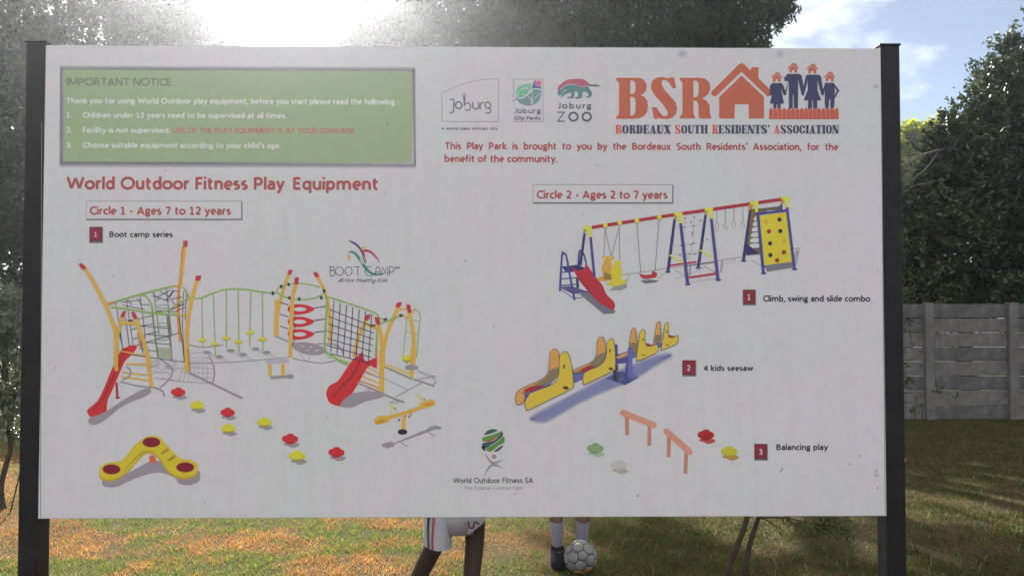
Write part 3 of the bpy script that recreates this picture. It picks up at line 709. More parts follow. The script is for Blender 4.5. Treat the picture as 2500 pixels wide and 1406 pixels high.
# hanging steps
p = A()
p.line([(1250, 680), (1330, 670), (1450, 620), (1600, 580), (1800, 585), (1960, 610), (2060, 622), (2130, 615)], 18, GRN, 4)
for x0, y0, x1, y1, dy in ((1332, 665, 1342, 1170, 1110), (1452, 625, 1475, 1265, 1150), (1588, 590, 1588, 1190, 1090), (1710, 585, 1720, 1240, 1128), (1842, 595, 1830, 1175, 1032), (1962, 605, 1968, 1220, 1100)):
    p.line([(x0, y0), (x1, y1)], 12, GRN); p.ell((x0 + x1) / 2, dy, 42, 20, YLD); p.ell((x0 + x1) / 2, dy - 6, 42, 17, YEL)
p.line([(1295, 460), (1245, 620), (1200, 830), (1180, 1000), (1178, 1250), (1185, 1400)], [44, 40, 42, 44, 44, 48], YO, 4); p.poly([(1272, 438), (1328, 436), (1318, 492), (1262, 488)], CAP)
p.line([(2112, 690), (2100, 1070)], 40, YO); p.ell(2070, 622, 10, 24, ROPE)
p.build('equipment_picture', label='printed row of yellow steps hanging from a green rail')
# ring tower and net wall
p = Bc()
p.line([(375, 400), (320, 540), (275, 700), (245, 850), (240, 1065)], [34, 36, 36, 36, 34], YO, 4); p.poly([(362, 376), (405, 380), (388, 432), (345, 425)], CAP)
p.line([(635, 420), (710, 540), (770, 720), (790, 900), (790, 1135)], [34, 34, 34, 36, 34], YO, 4); p.poly([(612, 402), (658, 402), (684, 450), (640, 456)], CAP)
p.line([(240, 625), (245, 580), (290, 550), (380, 525), (490, 520), (600, 535), (690, 562)], 14, GRN, 4); p.line([(240, 612), (300, 652), (400, 680), (500, 688), (600, 680), (690, 650), (735, 610)], 17, GRN, 4)
for y in (715, 838, 962): p.line([(270, y), (360, y + 28)], 9, ROPE)
for y in (770, 900, 1025): p.line([(630, y + 4), (760, y - 14)], 10, ROPE)
for y in (785, 915, 1045):
    p.poly([(355, y - 20), (400, y - 45), (500, y - 50), (580, y - 30), (630, y - 5), (590, y + 30), (500, y + 55), (410, y + 55), (360, y + 25)], RDS, 3); p.ell(478, y + 3, 66, 22, WHITE)
p.line([(435, 530), (405, 660), (390, 900), (375, 1290)], [42, 42, 42, 36], YO, 4); p.poly([(425, 462), (440, 454), (470, 458), (462, 530), (418, 530)], CAP)
for x, y in ((283, 552), (362, 530), (198, 622), (370, 670), (472, 682), (702, 670), (730, 598)): p.poly([(x - 16, y - 16), (x + 8, y - 20), (x + 16, y), (x + 6, y + 22), (x - 10, y + 14)], ROPE)
p.line([(430, 850), (412, 905), (430, 980), (410, 1050), (425, 1110), (395, 1170)], 7, ROPE)
p.line([(745, 640), (760, 700), (750, 900), (735, 1180), (770, 1250)], 20, GRN, 3)
for i in range(7):
    x0, y0 = 833 + i * 65.5, 700 + i * 22; p.line([(x0, y0), (x0 - 34 if i < 5 else x0 - 40, y0 + 530)], 8, ROPE)
for i in range(7):
    y = 787 + i * 75; p.line([(782 - i * 5, y), (1255 - i * 6, y + 185 - i * 12)], 8, ROPE)
p.line([(775, 660), (1000, 730), (1250, 820), (1290, 850), (1310, 880), (1345, 892)], 15, GRN, 3); p.line([(1285, 980), (1262, 1280)], 16, GRN); p.line([(1310, 935), (1440, 890), (1525, 850)], 17, GRN)
p.line([(760, 1240), (860, 1300), (980, 1355)], 24, GRN); p.line([(770, 1280), (860, 1290), (990, 1335)], 8, ink(160, 190, 110))
for x, y in ((1365, 893), (1528, 852)): p.poly([(x - 22, y - 10), (x + 22, y - 16), (x + 20, y + 6), (x - 6, y + 18)], ROPE)
p.build('equipment_picture', label='printed tower of red rings with a rope net wall')
p = Bc()
p.line([(1590, 880), (1580, 1000), (1550, 1280)], 9, GRN); p.line([(1640, 800), (1700, 800), (1730, 860), (1715, 1000), (1690, 1290)], 11, GRN, 4); p.line([(1600, 890), (1720, 910)], 8, GRN); p.line([(1585, 1015), (1640, 1040), (1710, 1045)], 8, GRN)
p.ell(1595, 1305, 52, 30, YLD); p.ell(1592, 1292, 52, 26, YEL)
p.line([(1280, 1050), (1275, 1400)], 16, YD); p.line([(1180, 880), (1120, 1000), (1075, 1120), (1045, 1280)], [38, 38, 38, 36], YO, 4); p.poly([(1185, 838), (1214, 838), (1204, 886), (1180, 905), (1146, 894), (1156, 856)], CAP)
p.line([(1160, 935), (1280, 990)], 34, YO); p.rect(1218, 945, 1268, 960, ROPE)
p.line([(1505, 760), (1440, 900), (1380, 1060), (1340, 1250)], [38, 40, 40, 40], YO, 4); p.poly([(1500, 712), (1542, 716), (1520, 770), (1470, 768), (1482, 728)], CAP)
p.line([(1510, 790), (1600, 785)], 18, YO); p.line([(1600, 790), (1660, 830), (1680, 770)], 14, YO); p.line([(1510, 840), (1600, 870)], 24, YO)
p.line([(1610, 800), (1650, 1000), (1665, 1200), (1650, 1405)], [40, 40, 42, 46], YO, 4); p.poly([(1580, 738), (1625, 738), (1640, 822), (1602, 826)], CAP)
p.line([(1290, 940), (1320, 1050), (1340, 1250), (1340, 1405)], [40, 42, 42, 44], YO, 4); p.poly([(1254, 870), (1300, 866), (1318, 935), (1290, 962), (1262, 915)], CAP)
p.build('equipment_picture', label='printed orange frame with a small hanging seat')
p = Dc()
for y in (265, 300, 345, 385, 408): p.line([(900 + (408 - y) * .5, y), (1080, y + 62)], 13, YD if y in (300, 385) else YO)
p.line([(1120, 238), (1340, 320)], 9, YO); p.line([(1120, 255), (1340, 335)], 9, YEL); p.line([(1095, 120), (1098, 505)], 42, YO); p.line([(1362, 100), (1350, 368)], [32, 36], YO); p.line([(1290, 205), (1320, 240)], 8, GRD)
p.poly([(905, 160), (925, 138), (938, 150), (945, 195), (970, 215), (1010, 200), (1045, 185), (1055, 200), (1052, 268), (1030, 272), (1000, 255), (960, 290), (900, 400), (840, 500), (790, 590), (720, 600), (650, 570), (625, 520), (625, 470), (650, 425), (720, 385), (780, 300), (850, 200)], RDS, 3)
p.line([(925, 180), (850, 330), (760, 430), (680, 520)], [12, 26, 26, 10], RDD, 4)
p.build('equipment_picture', label='printed wide red slide beside the orange frame')
p = Dc()
p.line([(135, 240), (140, 340)], 32, YO); p.line([(250, 240), (250, 338)], 34, YO)
p.poly([(102, 215), (120, 200), (160, 198), (200, 205), (240, 198), (285, 198), (302, 215), (285, 232), (240, 235), (200, 240), (150, 238), (115, 235)], ink(168, 164, 172), 4)
p.build('equipment_picture', label='printed grey stool on two orange legs')
# spring seesaw
p = Dc()
p.poly([(1095, 930), (1130, 915), (1180, 905), (1200, 918), (1480, 800), (1520, 775), (1560, 765), (1610, 780), (1605, 800), (1540, 805), (1500, 822), (1210, 925), (1200, 945), (1150, 962), (1105, 950)], SHD); p.line([(1490, 820), (1555, 860)], 8, SHD); p.line([(1250, 905), (1320, 948)], 8, SHD)
p.ell(1275, 822, 42, 24, ink(44, 42, 46)); p.line([(1288, 690), (1282, 800)], 34, YO); p.line([(1240, 712), (1250, 725)], 14, ROPE); p.line([(1355, 665), (1330, 692)], 14, YD)
for x, y in ((1248, 722), (1303, 688), (1332, 692), (1216, 624), (1462, 545)): p.ell(x, y, 7, 7, ink(40, 40, 44), n=8)
p.line([(1100, 715), (1300, 660), (1500, 590)], [34, 34, 34], YO)
p.poly([(1035, 720), (1060, 690), (1130, 682), (1160, 700), (1165, 720), (1130, 745), (1050, 760), (1035, 745)], YO, 4); p.poly([(1420, 600), (1440, 570), (1520, 545), (1550, 555), (1552, 590), (1510, 610), (1450, 620)], YO, 4)
p.ell(1088, 735, 40, 14, YD, -15); p.ell(1500, 585, 40, 12, YD, -15)
for dx, dy in ((0, 0), (248, -80)):
    p.line([(1172 + dx, 690 + dy), (1182 + dx, 610 + dy)], 8, YEL); p.line([(1148 + dx, 582 + dy), (1182 + dx, 605 + dy), (1205 + dx, 620 + dy)], 12, YEL)
p.build('equipment_picture', label='printed small orange seesaw on a round foot')
# stepping pads
def pad(ctor, cx, cy, col, dark, shadow, k=1.0):
    q = ctor()
    q.poly([(cx - 48 * k, cy + 34 * k), (cx - 20 * k, cy + 24 * k), (cx + 40 * k, cy + 24 * k), (cx + 72 * k, cy + 36 * k), (cx + 68 * k, cy + 50 * k), (cx + 40 * k, cy + 62 * k), (cx + 8 * k, cy + 64 * k), (cx - 14 * k, cy + 50 * k), (cx - 40 * k, cy + 46 * k)], shadow, 3)
    q.poly([(cx - 30 * k, cy), (cx + 30 * k, cy), (cx + 24 * k, cy + 38 * k), (cx - 22 * k, cy + 36 * k)], dark)
    pts = [(-60, -2), (-50, -24), (-26, -30), (-10, -42), (22, -42), (34, -28), (58, -18), (62, 6), (44, 16), (26, 22), (-20, 22), (-42, 14)]
    q.poly([(cx + a * k, cy + (b + 6) * k) for a, b in pts], dark, 3)
    q.poly([(cx + a * k, cy + b * k) for a, b in pts], col, 3)
    q.build('stepping_pad_picture')
for cx, cy, c in ((895, 484, 'r'), (1058, 598, 'y'), (1320, 658, 'r'), (1325, 795, 'y'), (1635, 742, 'y')):
    pad(Cc, cx, cy, RDS if c == 'r' else YEL, RDD if c == 'r' else YLD, SHD)
for cx, cy, c in ((308, 885, 'r'), (370, 1030, 'y'), (706, 1000, 'r')):
    pad(Dc, cx, cy, RDS if c == 'r' else YEL, RDD if c == 'r' else YLD, SHD, 1.12)
Gc = lambda: Pic(1400, 980, 5.682)
pad(Gc, 298, 650, ink(112, 142, 98, 172), ink(96, 124, 86, 172), ink(140, 158, 130, 172), 1.85)
pad(Gc, 625, 885, ink(170, 162, 158, 172), ink(160, 152, 150, 172), ink(146, 146, 134, 172), 1.85)
pad(Gc, 1832, 465, ink(150, 34, 34, 172), ink(120, 30, 32, 172), ink(160, 66, 62, 172), 1.85)
pad(Gc, 2155, 695, ink(170, 164, 46, 172), ink(150, 140, 44, 172), ink(158, 118, 56, 172), 1.85)
# triple seat wobble toy
p = Cc()
p.poly([(245, 1260), (260, 1235), (450, 1180), (640, 1080), (720, 1070), (800, 1090), (880, 1160), (1060, 1150), (1087, 1200), (1070, 1250), (980, 1280), (900, 1262), (860, 1210), (720, 1170), (560, 1210), (440, 1260), (380, 1290), (300, 1297), (255, 1285)], SHD, 3)
p.poly([(650, 1030), (675, 1020), (700, 1030), (710, 1085), (650, 1085)], ink(196, 96, 60))
pts = [(222, 1180), (232, 1130), (290, 1098), (395, 1085), (440, 1050), (520, 950), (590, 895), (660, 866), (730, 875), (775, 915), (850, 1000), (920, 1062), (1000, 1070), (1060, 1110), (1066, 1160), (1030, 1205), (940, 1222), (860, 1200), (800, 1150), (740, 1060), (680, 1010), (610, 1010), (540, 1080), (480, 1150), (420, 1200), (350, 1238), (280, 1240), (230, 1218)]
p.poly([(a, b + 6) for a, b in pts], ink(176, 150, 40), 3); p.poly([(a, b - 12) for a, b in pts], ink(192, 176, 48), 3)
for x, y in ((325, 1142), (668, 910), (958, 1125)): p.ell(x, y, 86, 52, ink(206, 168, 60)); p.ell(x, y, 77, 43, ink(118, 30, 42))
for x, y in ((780, 985), (835, 1045)): p.poly([(x - 40, y + 20), (x + 30, y - 25), (x + 42, y - 8), (x - 10, y + 28)], ink(160, 128, 40))
p.line([(430, 1160), (520, 1060), (600, 990), (690, 985)], [6, 12, 12, 6], ink(170, 140, 40), 4)
p.build('equipment_picture', label='printed yellow three-armed toy with dark red seats')

# ---- swing, slide and climb combination (crop E)
E_ = lambda: Pic(1340, 460, 3.906)
BLU = ink(70, 66, 128, 180); BLD = ink(52, 50, 98, 180); RR = ink(160, 46, 60, 180); YB = ink(206, 198, 66, 180); YF = ink(206, 178, 48, 178); CH = ink(112, 106, 110, 180)
p = E_()
for l, w in (([(700, 825), (1100, 765), (1840, 655)], 10), ([(1340, 895), (1590, 860)], 7), ([(1200, 780), (1330, 850)], 8), ([(1350, 740), (1340, 830)], 22), ([(1480, 740), (1590, 800)], 10), ([(1655, 680), (1640, 800)], 22), ([(2370, 590), (2340, 740)], 40), ([(2330, 575), (2400, 575)], 12), ([(1930, 685), (2040, 745)], 8), ([(1200, 860), (1330, 835), (1480, 745)], 5), ([(1040, 860), (1110, 800)], 6), ([(1440, 700), (1430, 880)], 4), ([(1530, 800), (1520, 880)], 4), ([(1680, 690), (1690, 715), (1780, 675), (1770, 715)], 4), ([(770, 820), (740, 890)], 8)):
    p.line(l, w, SHL)
p.poly([(870, 880), (950, 868), (1048, 878), (1020, 895), (920, 908)], ink(112, 104, 110)); p.poly([(540, 905), (700, 890), (740, 905), (745, 945), (690, 970), (565, 970), (620, 945)], ink(140, 138, 128)); p.poly([(2060, 742), (2320, 708), (2325, 755), (2080, 795)], ink(112, 110, 116))
p.poly([(290, 1005), (380, 990), (470, 1080), (560, 1140), (640, 1165), (620, 1190), (520, 1195), (430, 1120)], ink(110, 104, 116))
p.build('picture_shadow')
p = E_()
for x0, y0, x1, y1 in ((1880, 210, 1840, 690),):
    p.line([(1925, 190), (1855, 685)], 30, BLD); p.ell(1857, 692, 28, 11, BLU)
p.poly([(1930, 200), (1985, 195), (2020, 430), (2020, 630), (1875, 640), (1895, 520)], ink(112, 96, 52))
for i in range(6):
    y = 265 + i * 52; p.poly([(1962 - i * 8, y + 6), (1985 + i * 3, y), (1992 + i * 3, y + 38), (1952 - i * 8, y + 40)], WHITE, 2)
p.poly([(2225, 130), (2228, 200), (2210, 215), (1985, 215), (1980, 205), (2200, 170)], BLD)
p.poly([(1980, 195), (2210, 170), (2215, 210), (1990, 232)], ink(92, 88, 70)); p.line([(2080, 222), (2150, 216)], 14, WHITE)
p.poly([(2000, 262), (2262, 228), (2320, 700), (2050, 735)], YF); p.line([(1990, 245), (2265, 212)], 26, BLU); p.line([(2050, 748), (2325, 712)], 20, BLU)
p.line([(1990, 225), (2045, 805)], 30, BLU); p.line([(2270, 185), (2340, 770)], 28, BLU); p.ell(2048, 810, 27, 11, BLU); p.ell(2342, 770, 27, 11, BLU)
for x, y, c in ((2068, 316, 0), (2198, 298, 1), (2098, 410, 2), (2205, 407, 1), (2108, 524, 1), (2242, 500, 0), (2240, 608, 2), (2112, 636, 1), (2175, 685, 2)):
    p.ell(x, y, 21, 21, (ink(216, 150, 56), ink(48, 40, 50), ink(132, 34, 46))[c], n=10); p.ell(x - 4, y - 6, 8, 6, (ink(226, 172, 76), ink(70, 62, 72), ink(160, 60, 66))[c], n=8)
p.line([(1925, 150), (1912, 205)], 28, YD); p.line([(2225, 130), (2222, 150)], 24, YD)
p.poly([(1880, 520), (2000, 620), (1890, 640)], BLD)
p.build('equipment_picture', label='printed yellow climbing wall with coloured holds')
p = E_()
for x0, x1 in ((1195, 1135), (1490, 1425)):
    p.line([(x0 + 5, 290 if x0 < 1300 else 250), (x1, 795 if x0 < 1300 else 755)], [26, 30], BLD); p.ell(x1, 797 if x0 < 1300 else 757, 27, 11, BLU)
for l in ([(1195, 385), (1460, 345)], [(1180, 470), (1210, 470)], [(1170, 555), (1470, 515)], [(1180, 630), (1440, 620)], [(1300, 265), (1285, 480), (1330, 700)], [(1385, 270), (1375, 500), (1335, 700)], [(1445, 305), (1490, 300)], [(1200, 385), (1180, 600)]):
    p.line(l, 3, ink(150, 144, 158))
for x, y in ((1298, 286), (1386, 272), (1356, 320), (1445, 308), (1288, 372), (1375, 358), (1368, 422), (1364, 447), (1470, 405), (1262, 546), (1352, 534), (1380, 522), (1470, 510), (1510, 486), (1250, 634), (1340, 622), (1392, 625)): p.ell(x, y, 7, 7, ink(40, 38, 60), n=8)
p.line([(1150, 735), (1410, 700)], 17, RR); p.line([(1300, 740), (1580, 705)], 6, ROPE); p.line([(1150, 635), (1290, 712)], 16, YB); p.line([(1440, 590), (1580, 665)], 16, YB)
p.line([(1255, 330), (1322, 910)], [28, 32], BLU); p.line([(1548, 290), (1612, 870)], [28, 32], BLU); p.ell(1324, 914, 28, 11, BLU); p.ell(1614, 873, 28, 11, BLU); p.line([(1335, 850), (1592, 812)], 20, RR)
p.build('equipment_picture', label='printed blue A-frame holding a knotted rope net')
p = E_()
for x, y0, y1 in ((1600, 205, 335), (1682, 200, 320), (1765, 190, 305), (1850, 180, 295)): p.line([(x, y0), (x, y1)], 6, CH)
p.ell(1602, 368, 20, 38, ink(158, 138, 120), ring=6); p.ell(1764, 342, 19, 38, ink(158, 150, 110), ring=6)
p.line([(1682, 320), (1660, 365), (1700, 392), (1682, 320)], 7, ink(160, 140, 124)); p.line([(1850, 295), (1832, 335), (1868, 365), (1850, 295)], 7, ink(158, 150, 110))
for a, b in (((535, 385), (525, 650)), ((535, 385), (592, 640)), ((668, 375), (598, 640)), ((672, 375), (675, 690)), ((840, 345), (876, 800)), ((1050, 310), (1012, 785))): p.line([a, b], 6, CH)
p.poly([(855, 808), (905, 825), (980, 820), (985, 790), (1005, 790), (1035, 812), (1022, 850), (910, 866), (880, 850)], RR)
p.poly([(502, 655), (540, 648), (612, 645), (620, 670), (590, 695), (600, 760), (600, 870), (480, 882), (470, 845), (520, 835), (500, 760), (530, 690)], ink(196, 150, 60), 2); p.poly([(530, 790), (600, 830), (600, 870), (520, 870)], ink(140, 112, 64))
p.poly([(600, 705), (640, 692), (695, 692), (700, 712), (678, 730), (698, 790), (692, 872), (732, 872), (732, 905), (650, 930), (590, 930), (560, 900), (600, 870), (590, 800), (612, 740)], YF, 2)
for x, y in ((530, 668), (590, 660), (622, 716), (682, 706)): p.ell(x, y, 16, 8, ink(222, 196, 110))
p.line([(410, 372), (1240, 245), (1530, 205), (1960, 142), (2240, 102)], 32, RR); p.line([(410, 382), (1240, 256), (1960, 153), (2240, 112)], 8, RDD)
for x, y in ((538, 350), (676, 328), (838, 305), (1052, 275)): p.rect(x - 20, y - 20, x + 20, y + 20, YB); p.frame(x - 20, y + 14, x + 16, y + 34, 5, ink(170, 150, 80))
for x, y, lx in ((368, 380, 22), (1235, 250, 14), (1525, 205, 18), (1958, 142, 18), (2252, 98, 16)):
    p.rect(x - 38, y - 20, x + 38, y + 22, YB); p.line([(x + 10, y), (x + lx + 6, y + 84)], 30, YB); p.line([(x - 22, y + 10), (x - 34, y + 50)], 24, ink(170, 140, 60))
p.line([(340, 430), (300, 735)], 24, BLD); p.line([(397, 465), (435, 850)], 24, BLU)
p.build('equipment_picture', label='printed red beam with swings, rings and yellow joints')
p = E_()
p.poly([(120, 745), (270, 728), (340, 755), (330, 780), (160, 795)], BLD); p.poly([(115, 935), (210, 930), (380, 985), (240, 1000)], ink(84, 84, 116))
p.line([(105, 980), (125, 640), (145, 625), (165, 640), (195, 800), (245, 1065)], [20, 20, 18, 18, 20, 20], BLU, 3); p.line([(280, 740), (290, 610), (315, 600), (340, 650), (360, 740)], [20, 20, 18, 16, 16], BLU, 3)
for y in (800, 862, 925): p.line([(118, y), (270, y - 12)], 11, BLU)
p.line([(115, 945), (230, 1000), (380, 985)], 12, BLU); p.line([(115, 965), (240, 1048), (320, 1040)], 7, BLU); p.line([(270, 850), (275, 950)], 24, BLD)
p.poly([(212, 752), (235, 765), (300, 785), (340, 755), (345, 730), (362, 728), (400, 780), (450, 850), (510, 920), (550, 1010), (620, 1080), (630, 1130), (600, 1175), (540, 1190), (490, 1165), (440, 1090), (370, 980), (290, 880), (245, 800)], ink(172, 44, 56), 3)
p.line([(260, 800), (330, 900), (420, 1020), (500, 1150)], [6, 12, 12, 8], RDD, 3)
p.build('equipment_picture', label='printed red slide with a blue ladder')

# ---- four seat seesaw (crop F)
F_ = lambda: Pic(1240, 770, 5.207)
p = F_(); p.soft([(290, 1320), (360, 1250), (820, 1010), (1300, 760), (1700, 580), (2000, 490), (2070, 520), (1900, 620), (1560, 830), (1300, 930), (900, 1110), (520, 1330), (380, 1345)], 62, ink(124, 130, 170), 0.8, 4)
p.build('picture_shadow', label='printed soft blue shadow under the long seesaw')
p = F_()
SB = ink(96, 98, 158); SBD = ink(70, 74, 132); PY = ink(204, 172, 60); PO = ink(206, 144, 76); PB = ink(126, 112, 84); EDG = ink(60, 58, 82)
p.poly([(1240, 795), (1440, 705), (1660, 780), (1490, 875)], SB); p.line([(1240, 797), (1490, 877), (1660, 783)], 8, SBD)
p.poly([(820, 730), (1360, 500), (1900, 350), (1960, 340), (1960, 400), (1600, 540), (1370, 625), (840, 862)], SB)
p.rect(1350, 380, 1396, 700, SBD); p.ell(1373, 382, 23, 18, SBD)
for x in (1350, 1490):
    for i in range(12): p.line([(x, 640 + i * 17), (x + (60 if x < 1400 else 25), 648 + i * 17)], 8, ink(40, 40, 50))
p.rect(1336, 700, 1380, 820, ink(56, 56, 74))
def seat(back, front, seat_, lft, handles):
    p.line(back + [back[0]], 14, EDG, 3); p.poly(back, PO, 3)
    p.poly(lft, PB, 2); p.poly(seat_, ink(150, 44, 54))
    p.line(front + [front[0]], 16, EDG, 3); p.poly(front, PY, 3)
    for h in handles: p.ell(h[0], h[1], h[2], h[3], ink(70, 50, 46), h[4], n=8)
seat([(1890, 120), (1905, 85), (1930, 85), (1938, 130), (1935, 200), (1950, 270), (1900, 350), (1855, 350), (1870, 240)], [(2000, 110), (2020, 92), (2038, 115), (2035, 210), (2040, 270), (2090, 285), (2150, 258), (2160, 290), (2140, 360), (1965, 432), (1952, 420), (1980, 250)], [(2035, 245), (2120, 262), (2090, 285), (2045, 285)], [(1880, 250), (1940, 250), (1955, 300), (1925, 350), (1860, 345)], [(2022, 205, 8, 18, 0), (2025, 374, 25, 6, 12)])
seat([(1570, 200), (1590, 165), (1615, 170), (1630, 220), (1635, 310), (1660, 400), (1620, 480), (1545, 400)], [(1680, 220), (1710, 182), (1738, 200), (1740, 320), (1760, 390), (1820, 390), (1895, 370), (1895, 460), (1780, 520), (1650, 570), (1636, 550), (1660, 350)], [(1740, 345), (1830, 372), (1800, 392), (1755, 392)], [(1560, 350), (1640, 350), (1655, 420), (1625, 490), (1545, 410)], [(1718, 305, 8, 20, 0), (1722, 502, 28, 6, 12)])
for x, y in ((1915, 170), (1925, 210), (1600, 265), (1605, 310)): p.line([(x, y), (x + 72, y + 8)], 4, ink(60, 50, 60))
p.poly([(1370, 535), (1440, 490), (1540, 465), (1550, 480), (1470, 530), (1400, 548)], PO); p.poly([(1400, 560), (1520, 530), (1520, 600), (1400, 610)], SBD)
p.rect(1522, 420, 1582, 820, SB); p.ell(1552, 422, 30, 20, SB); p.rect(1500, 540, 1526, 840, SBD); p.poly([(1440, 840), (1582, 780), (1490, 870)], SBD)
seat([(1142, 320), (1165, 280), (1205, 275), (1225, 320), (1240, 430), (1240, 560), (1180, 620), (900, 730), (850, 720), (845, 690), (1050, 600), (1120, 520)], [(1262, 360), (1290, 310), (1325, 298), (1345, 340), (1362, 500), (1360, 650), (1330, 700), (1000, 862), (965, 865), (955, 800), (985, 720), (1180, 630), (1250, 520)], [(920, 690), (1020, 640), (1110, 640), (1060, 680), (950, 720)], [(1120, 520), (1245, 460), (1245, 540), (1180, 620), (900, 730), (860, 712), (1040, 620)], [(1298, 448, 10, 26, 8), (1308, 676, 32, 16, 8)])
seat([(535, 480), (570, 435), (620, 432), (645, 480), (650, 560), (650, 700), (560, 830), (300, 960), (180, 1110), (120, 1125), (100, 1050), (130, 960), (280, 880), (450, 800), (520, 700)], [(662, 520), (700, 470), (745, 466), (775, 520), (815, 680), (830, 880), (800, 930), (560, 1050), (270, 1190), (235, 1180), (215, 1100), (240, 1020), (300, 980), (560, 880), (640, 780), (655, 650)], [(200, 945), (280, 905), (460, 880), (440, 910), (240, 985)], [(540, 690), (650, 660), (650, 740), (560, 830), (300, 960), (200, 1000), (190, 960), (420, 830), (500, 760)], [(714, 645, 12, 32, 8), (736, 918, 40, 22, 8)])
p.poly([(205, 1000), (240, 990), (500, 880), (560, 850), (540, 880), (280, 990), (220, 1090)], SBD)
p.build('equipment_picture', label='printed long seesaw with four yellow side seats')
# ---- balance beams (crop G)
for beam, legs in (((690, 155, 1112, 325), ((742, 200, 746, 465), (1055, 330, 1052, 608))), ((1290, 410, 1612, 695), ((1325, 470, 1320, 768), (1565, 700, 1552, 995)))):
    p = Gc(); SK = ink(184, 132, 112, 175)
    for a in legs: p.line([(a[0], a[1]), (a[2], a[3])], 54, ink(170, 118, 98, 175))
    p.line([(beam[0], beam[1]), (beam[2], beam[3])], 88, SK); p.ell(beam[0], beam[1], 44, 44, SK); p.ell(beam[2], beam[3], 44, 44, SK)
    p.build('equipment_picture', label='printed brown balance beam, %s of the pair' % ('upper' if beam[0] < 1000 else 'lower'))
# ---- fitness company emblem (crop H)
H_ = lambda: Pic(1080, 1030, 7.812)
p = H_(); GG = ink(84, 124, 62, 172); TL = ink(58, 82, 82, 172)
p.poly([(795, 240), (840, 180), (900, 142), (970, 132), (1055, 150), (1010, 185), (900, 225)], TL, 2)
p.poly([(765, 360), (765, 300), (785, 285), (900, 255), (1010, 215), (1110, 178), (1135, 200), (1110, 250), (980, 330), (860, 370)], GG, 2)
p.poly([(800, 380), (900, 340), (1060, 260), (980, 340), (900, 372)], ink(180, 80, 48)); p.poly([(765, 400), (860, 380), (980, 350), (1090, 260), (1130, 200), (1128, 160), (1152, 200), (1150, 260), (1060, 340), (920, 430), (830, 500), (760, 440)], ink(54, 84, 96), 2)
p.line([(1130, 165), (1150, 240), (1060, 330), (940, 410), (850, 470)], [4, 14, 16, 18, 10], ink(38, 46, 58), 4)
p.poly([(1160, 270), (1180, 280), (1188, 340), (1170, 400), (1080, 440), (930, 560), (860, 545), (830, 510), (930, 440), (1080, 340)], GG, 2)
p.poly([(978, 566), (1060, 490), (1165, 438), (1130, 500), (1060, 550)], TL, 2); p.poly([(750, 460), (800, 435), (820, 460), (812, 520), (832, 552), (790, 540), (755, 500)], ink(48, 40, 40), 2)
GY = ink(132, 124, 130, 172)
p.ell(985, 658, 46, 46, GY); p.line([(815, 575), (850, 650), (910, 740), (970, 775), (1060, 755), (1165, 705)], [3, 20, 38, 44, 30, 4], GY, 4); p.line([(798, 1022), (850, 920), (920, 830), (985, 815), (1060, 830), (1160, 888)], [3, 24, 36, 44, 30, 3], GY, 4); p.rect(945, 775, 1005, 820, GY)
p.text('World Outdoor Fitness SA', 202, 1160, 1732, 100, ink(66, 66, 68, 172), 0.006); p.text('The Original Outdoor Gym', 412, 1284, 1528, 68, ink(136, 124, 122, 172), -0.004)
p.build('logo_print', label='striped green globe above a grey stick figure')
# ---- boot camp emblem (crop B)
p = Bc(); BK = ink(58, 58, 66, 185)
p.line([(985, 75), (1040, 100), (1090, 140), (1130, 205), (1140, 260), (1160, 305), (1165, 290)], [10, 22, 22, 18, 12, 10, 5], ink(70, 68, 112, 185), 4)
p.line([(1165, 290), (1150, 220), (1135, 205), (1150, 180), (1200, 185), (1250, 225), (1290, 270), (1308, 312)], [8, 10, 16, 24, 22, 18, 12, 3], ink(160, 48, 76, 185), 4)
p.line([(985, 205), (1010, 190), (1060, 215), (1100, 270), (1140, 330), (1190, 390), (1240, 420), (1310, 425), (1390, 405)], [10, 20, 28, 30, 30, 28, 24, 16, 4], ink(64, 128, 112, 185), 4)
p.poly([(975, 240), (985, 212), (1000, 230), (1003, 262), (988, 284), (975, 262)], ink(206, 164, 82, 185), 3); p.ell(1140, 155, 20, 21, ink(204, 166, 92, 185))
p.line([(1105, 265), (1135, 320)], 28, ink(150, 176, 160, 185))
w = 7
p.line([(795, 345), (795, 438), (830, 438), (842, 415), (825, 388), (780, 385), (820, 383), (832, 362), (818, 345), (782, 345)], w, BK, 3)
p.ell(890, 391, 46, 48, BK, ring=w); p.ell(985, 391, 40, 48, BK, ring=w); p.line([(1035, 347), (1100, 347)], w, BK); p.line([(1080, 347), (1080, 440)], w, BK)
p.line([(1225, 350), (1185, 345), (1160, 370), (1156, 400), (1175, 432), (1215, 440), (1240, 430)], w, BK, 4); p.line([(1262, 440), (1270, 370), (1290, 345), (1310, 370), (1316, 440)], w, BK, 3); p.line([(1268, 400), (1312, 400)], w, BK)
p.line([(1330, 440), (1338, 348), (1360, 400), (1385, 348), (1392, 440)], w, BK); p.line([(1410, 440), (1410, 348), (1440, 350), (1458, 375), (1442, 400), (1410, 404)], w, BK, 2)
p.text('TM', 1462, 368, 1514, 24, BK, 0.02)
p.text('Active Healthy Kids', 872, 505, 1392, 40, ink(76, 76, 88, 185), 0.002, 0.4)
p.line([(872, 505), (900, 492), (935, 462)], 4, BK, 3); p.line([(1060, 512), (1072, 490), (1095, 462)], 4, BK, 3); p.line([(1240, 505), (1232, 525), (1250, 520), (1262, 490)], 4, BK, 3)
p.build('logo_print', label='leaping ribbon figure over thin black capitals')
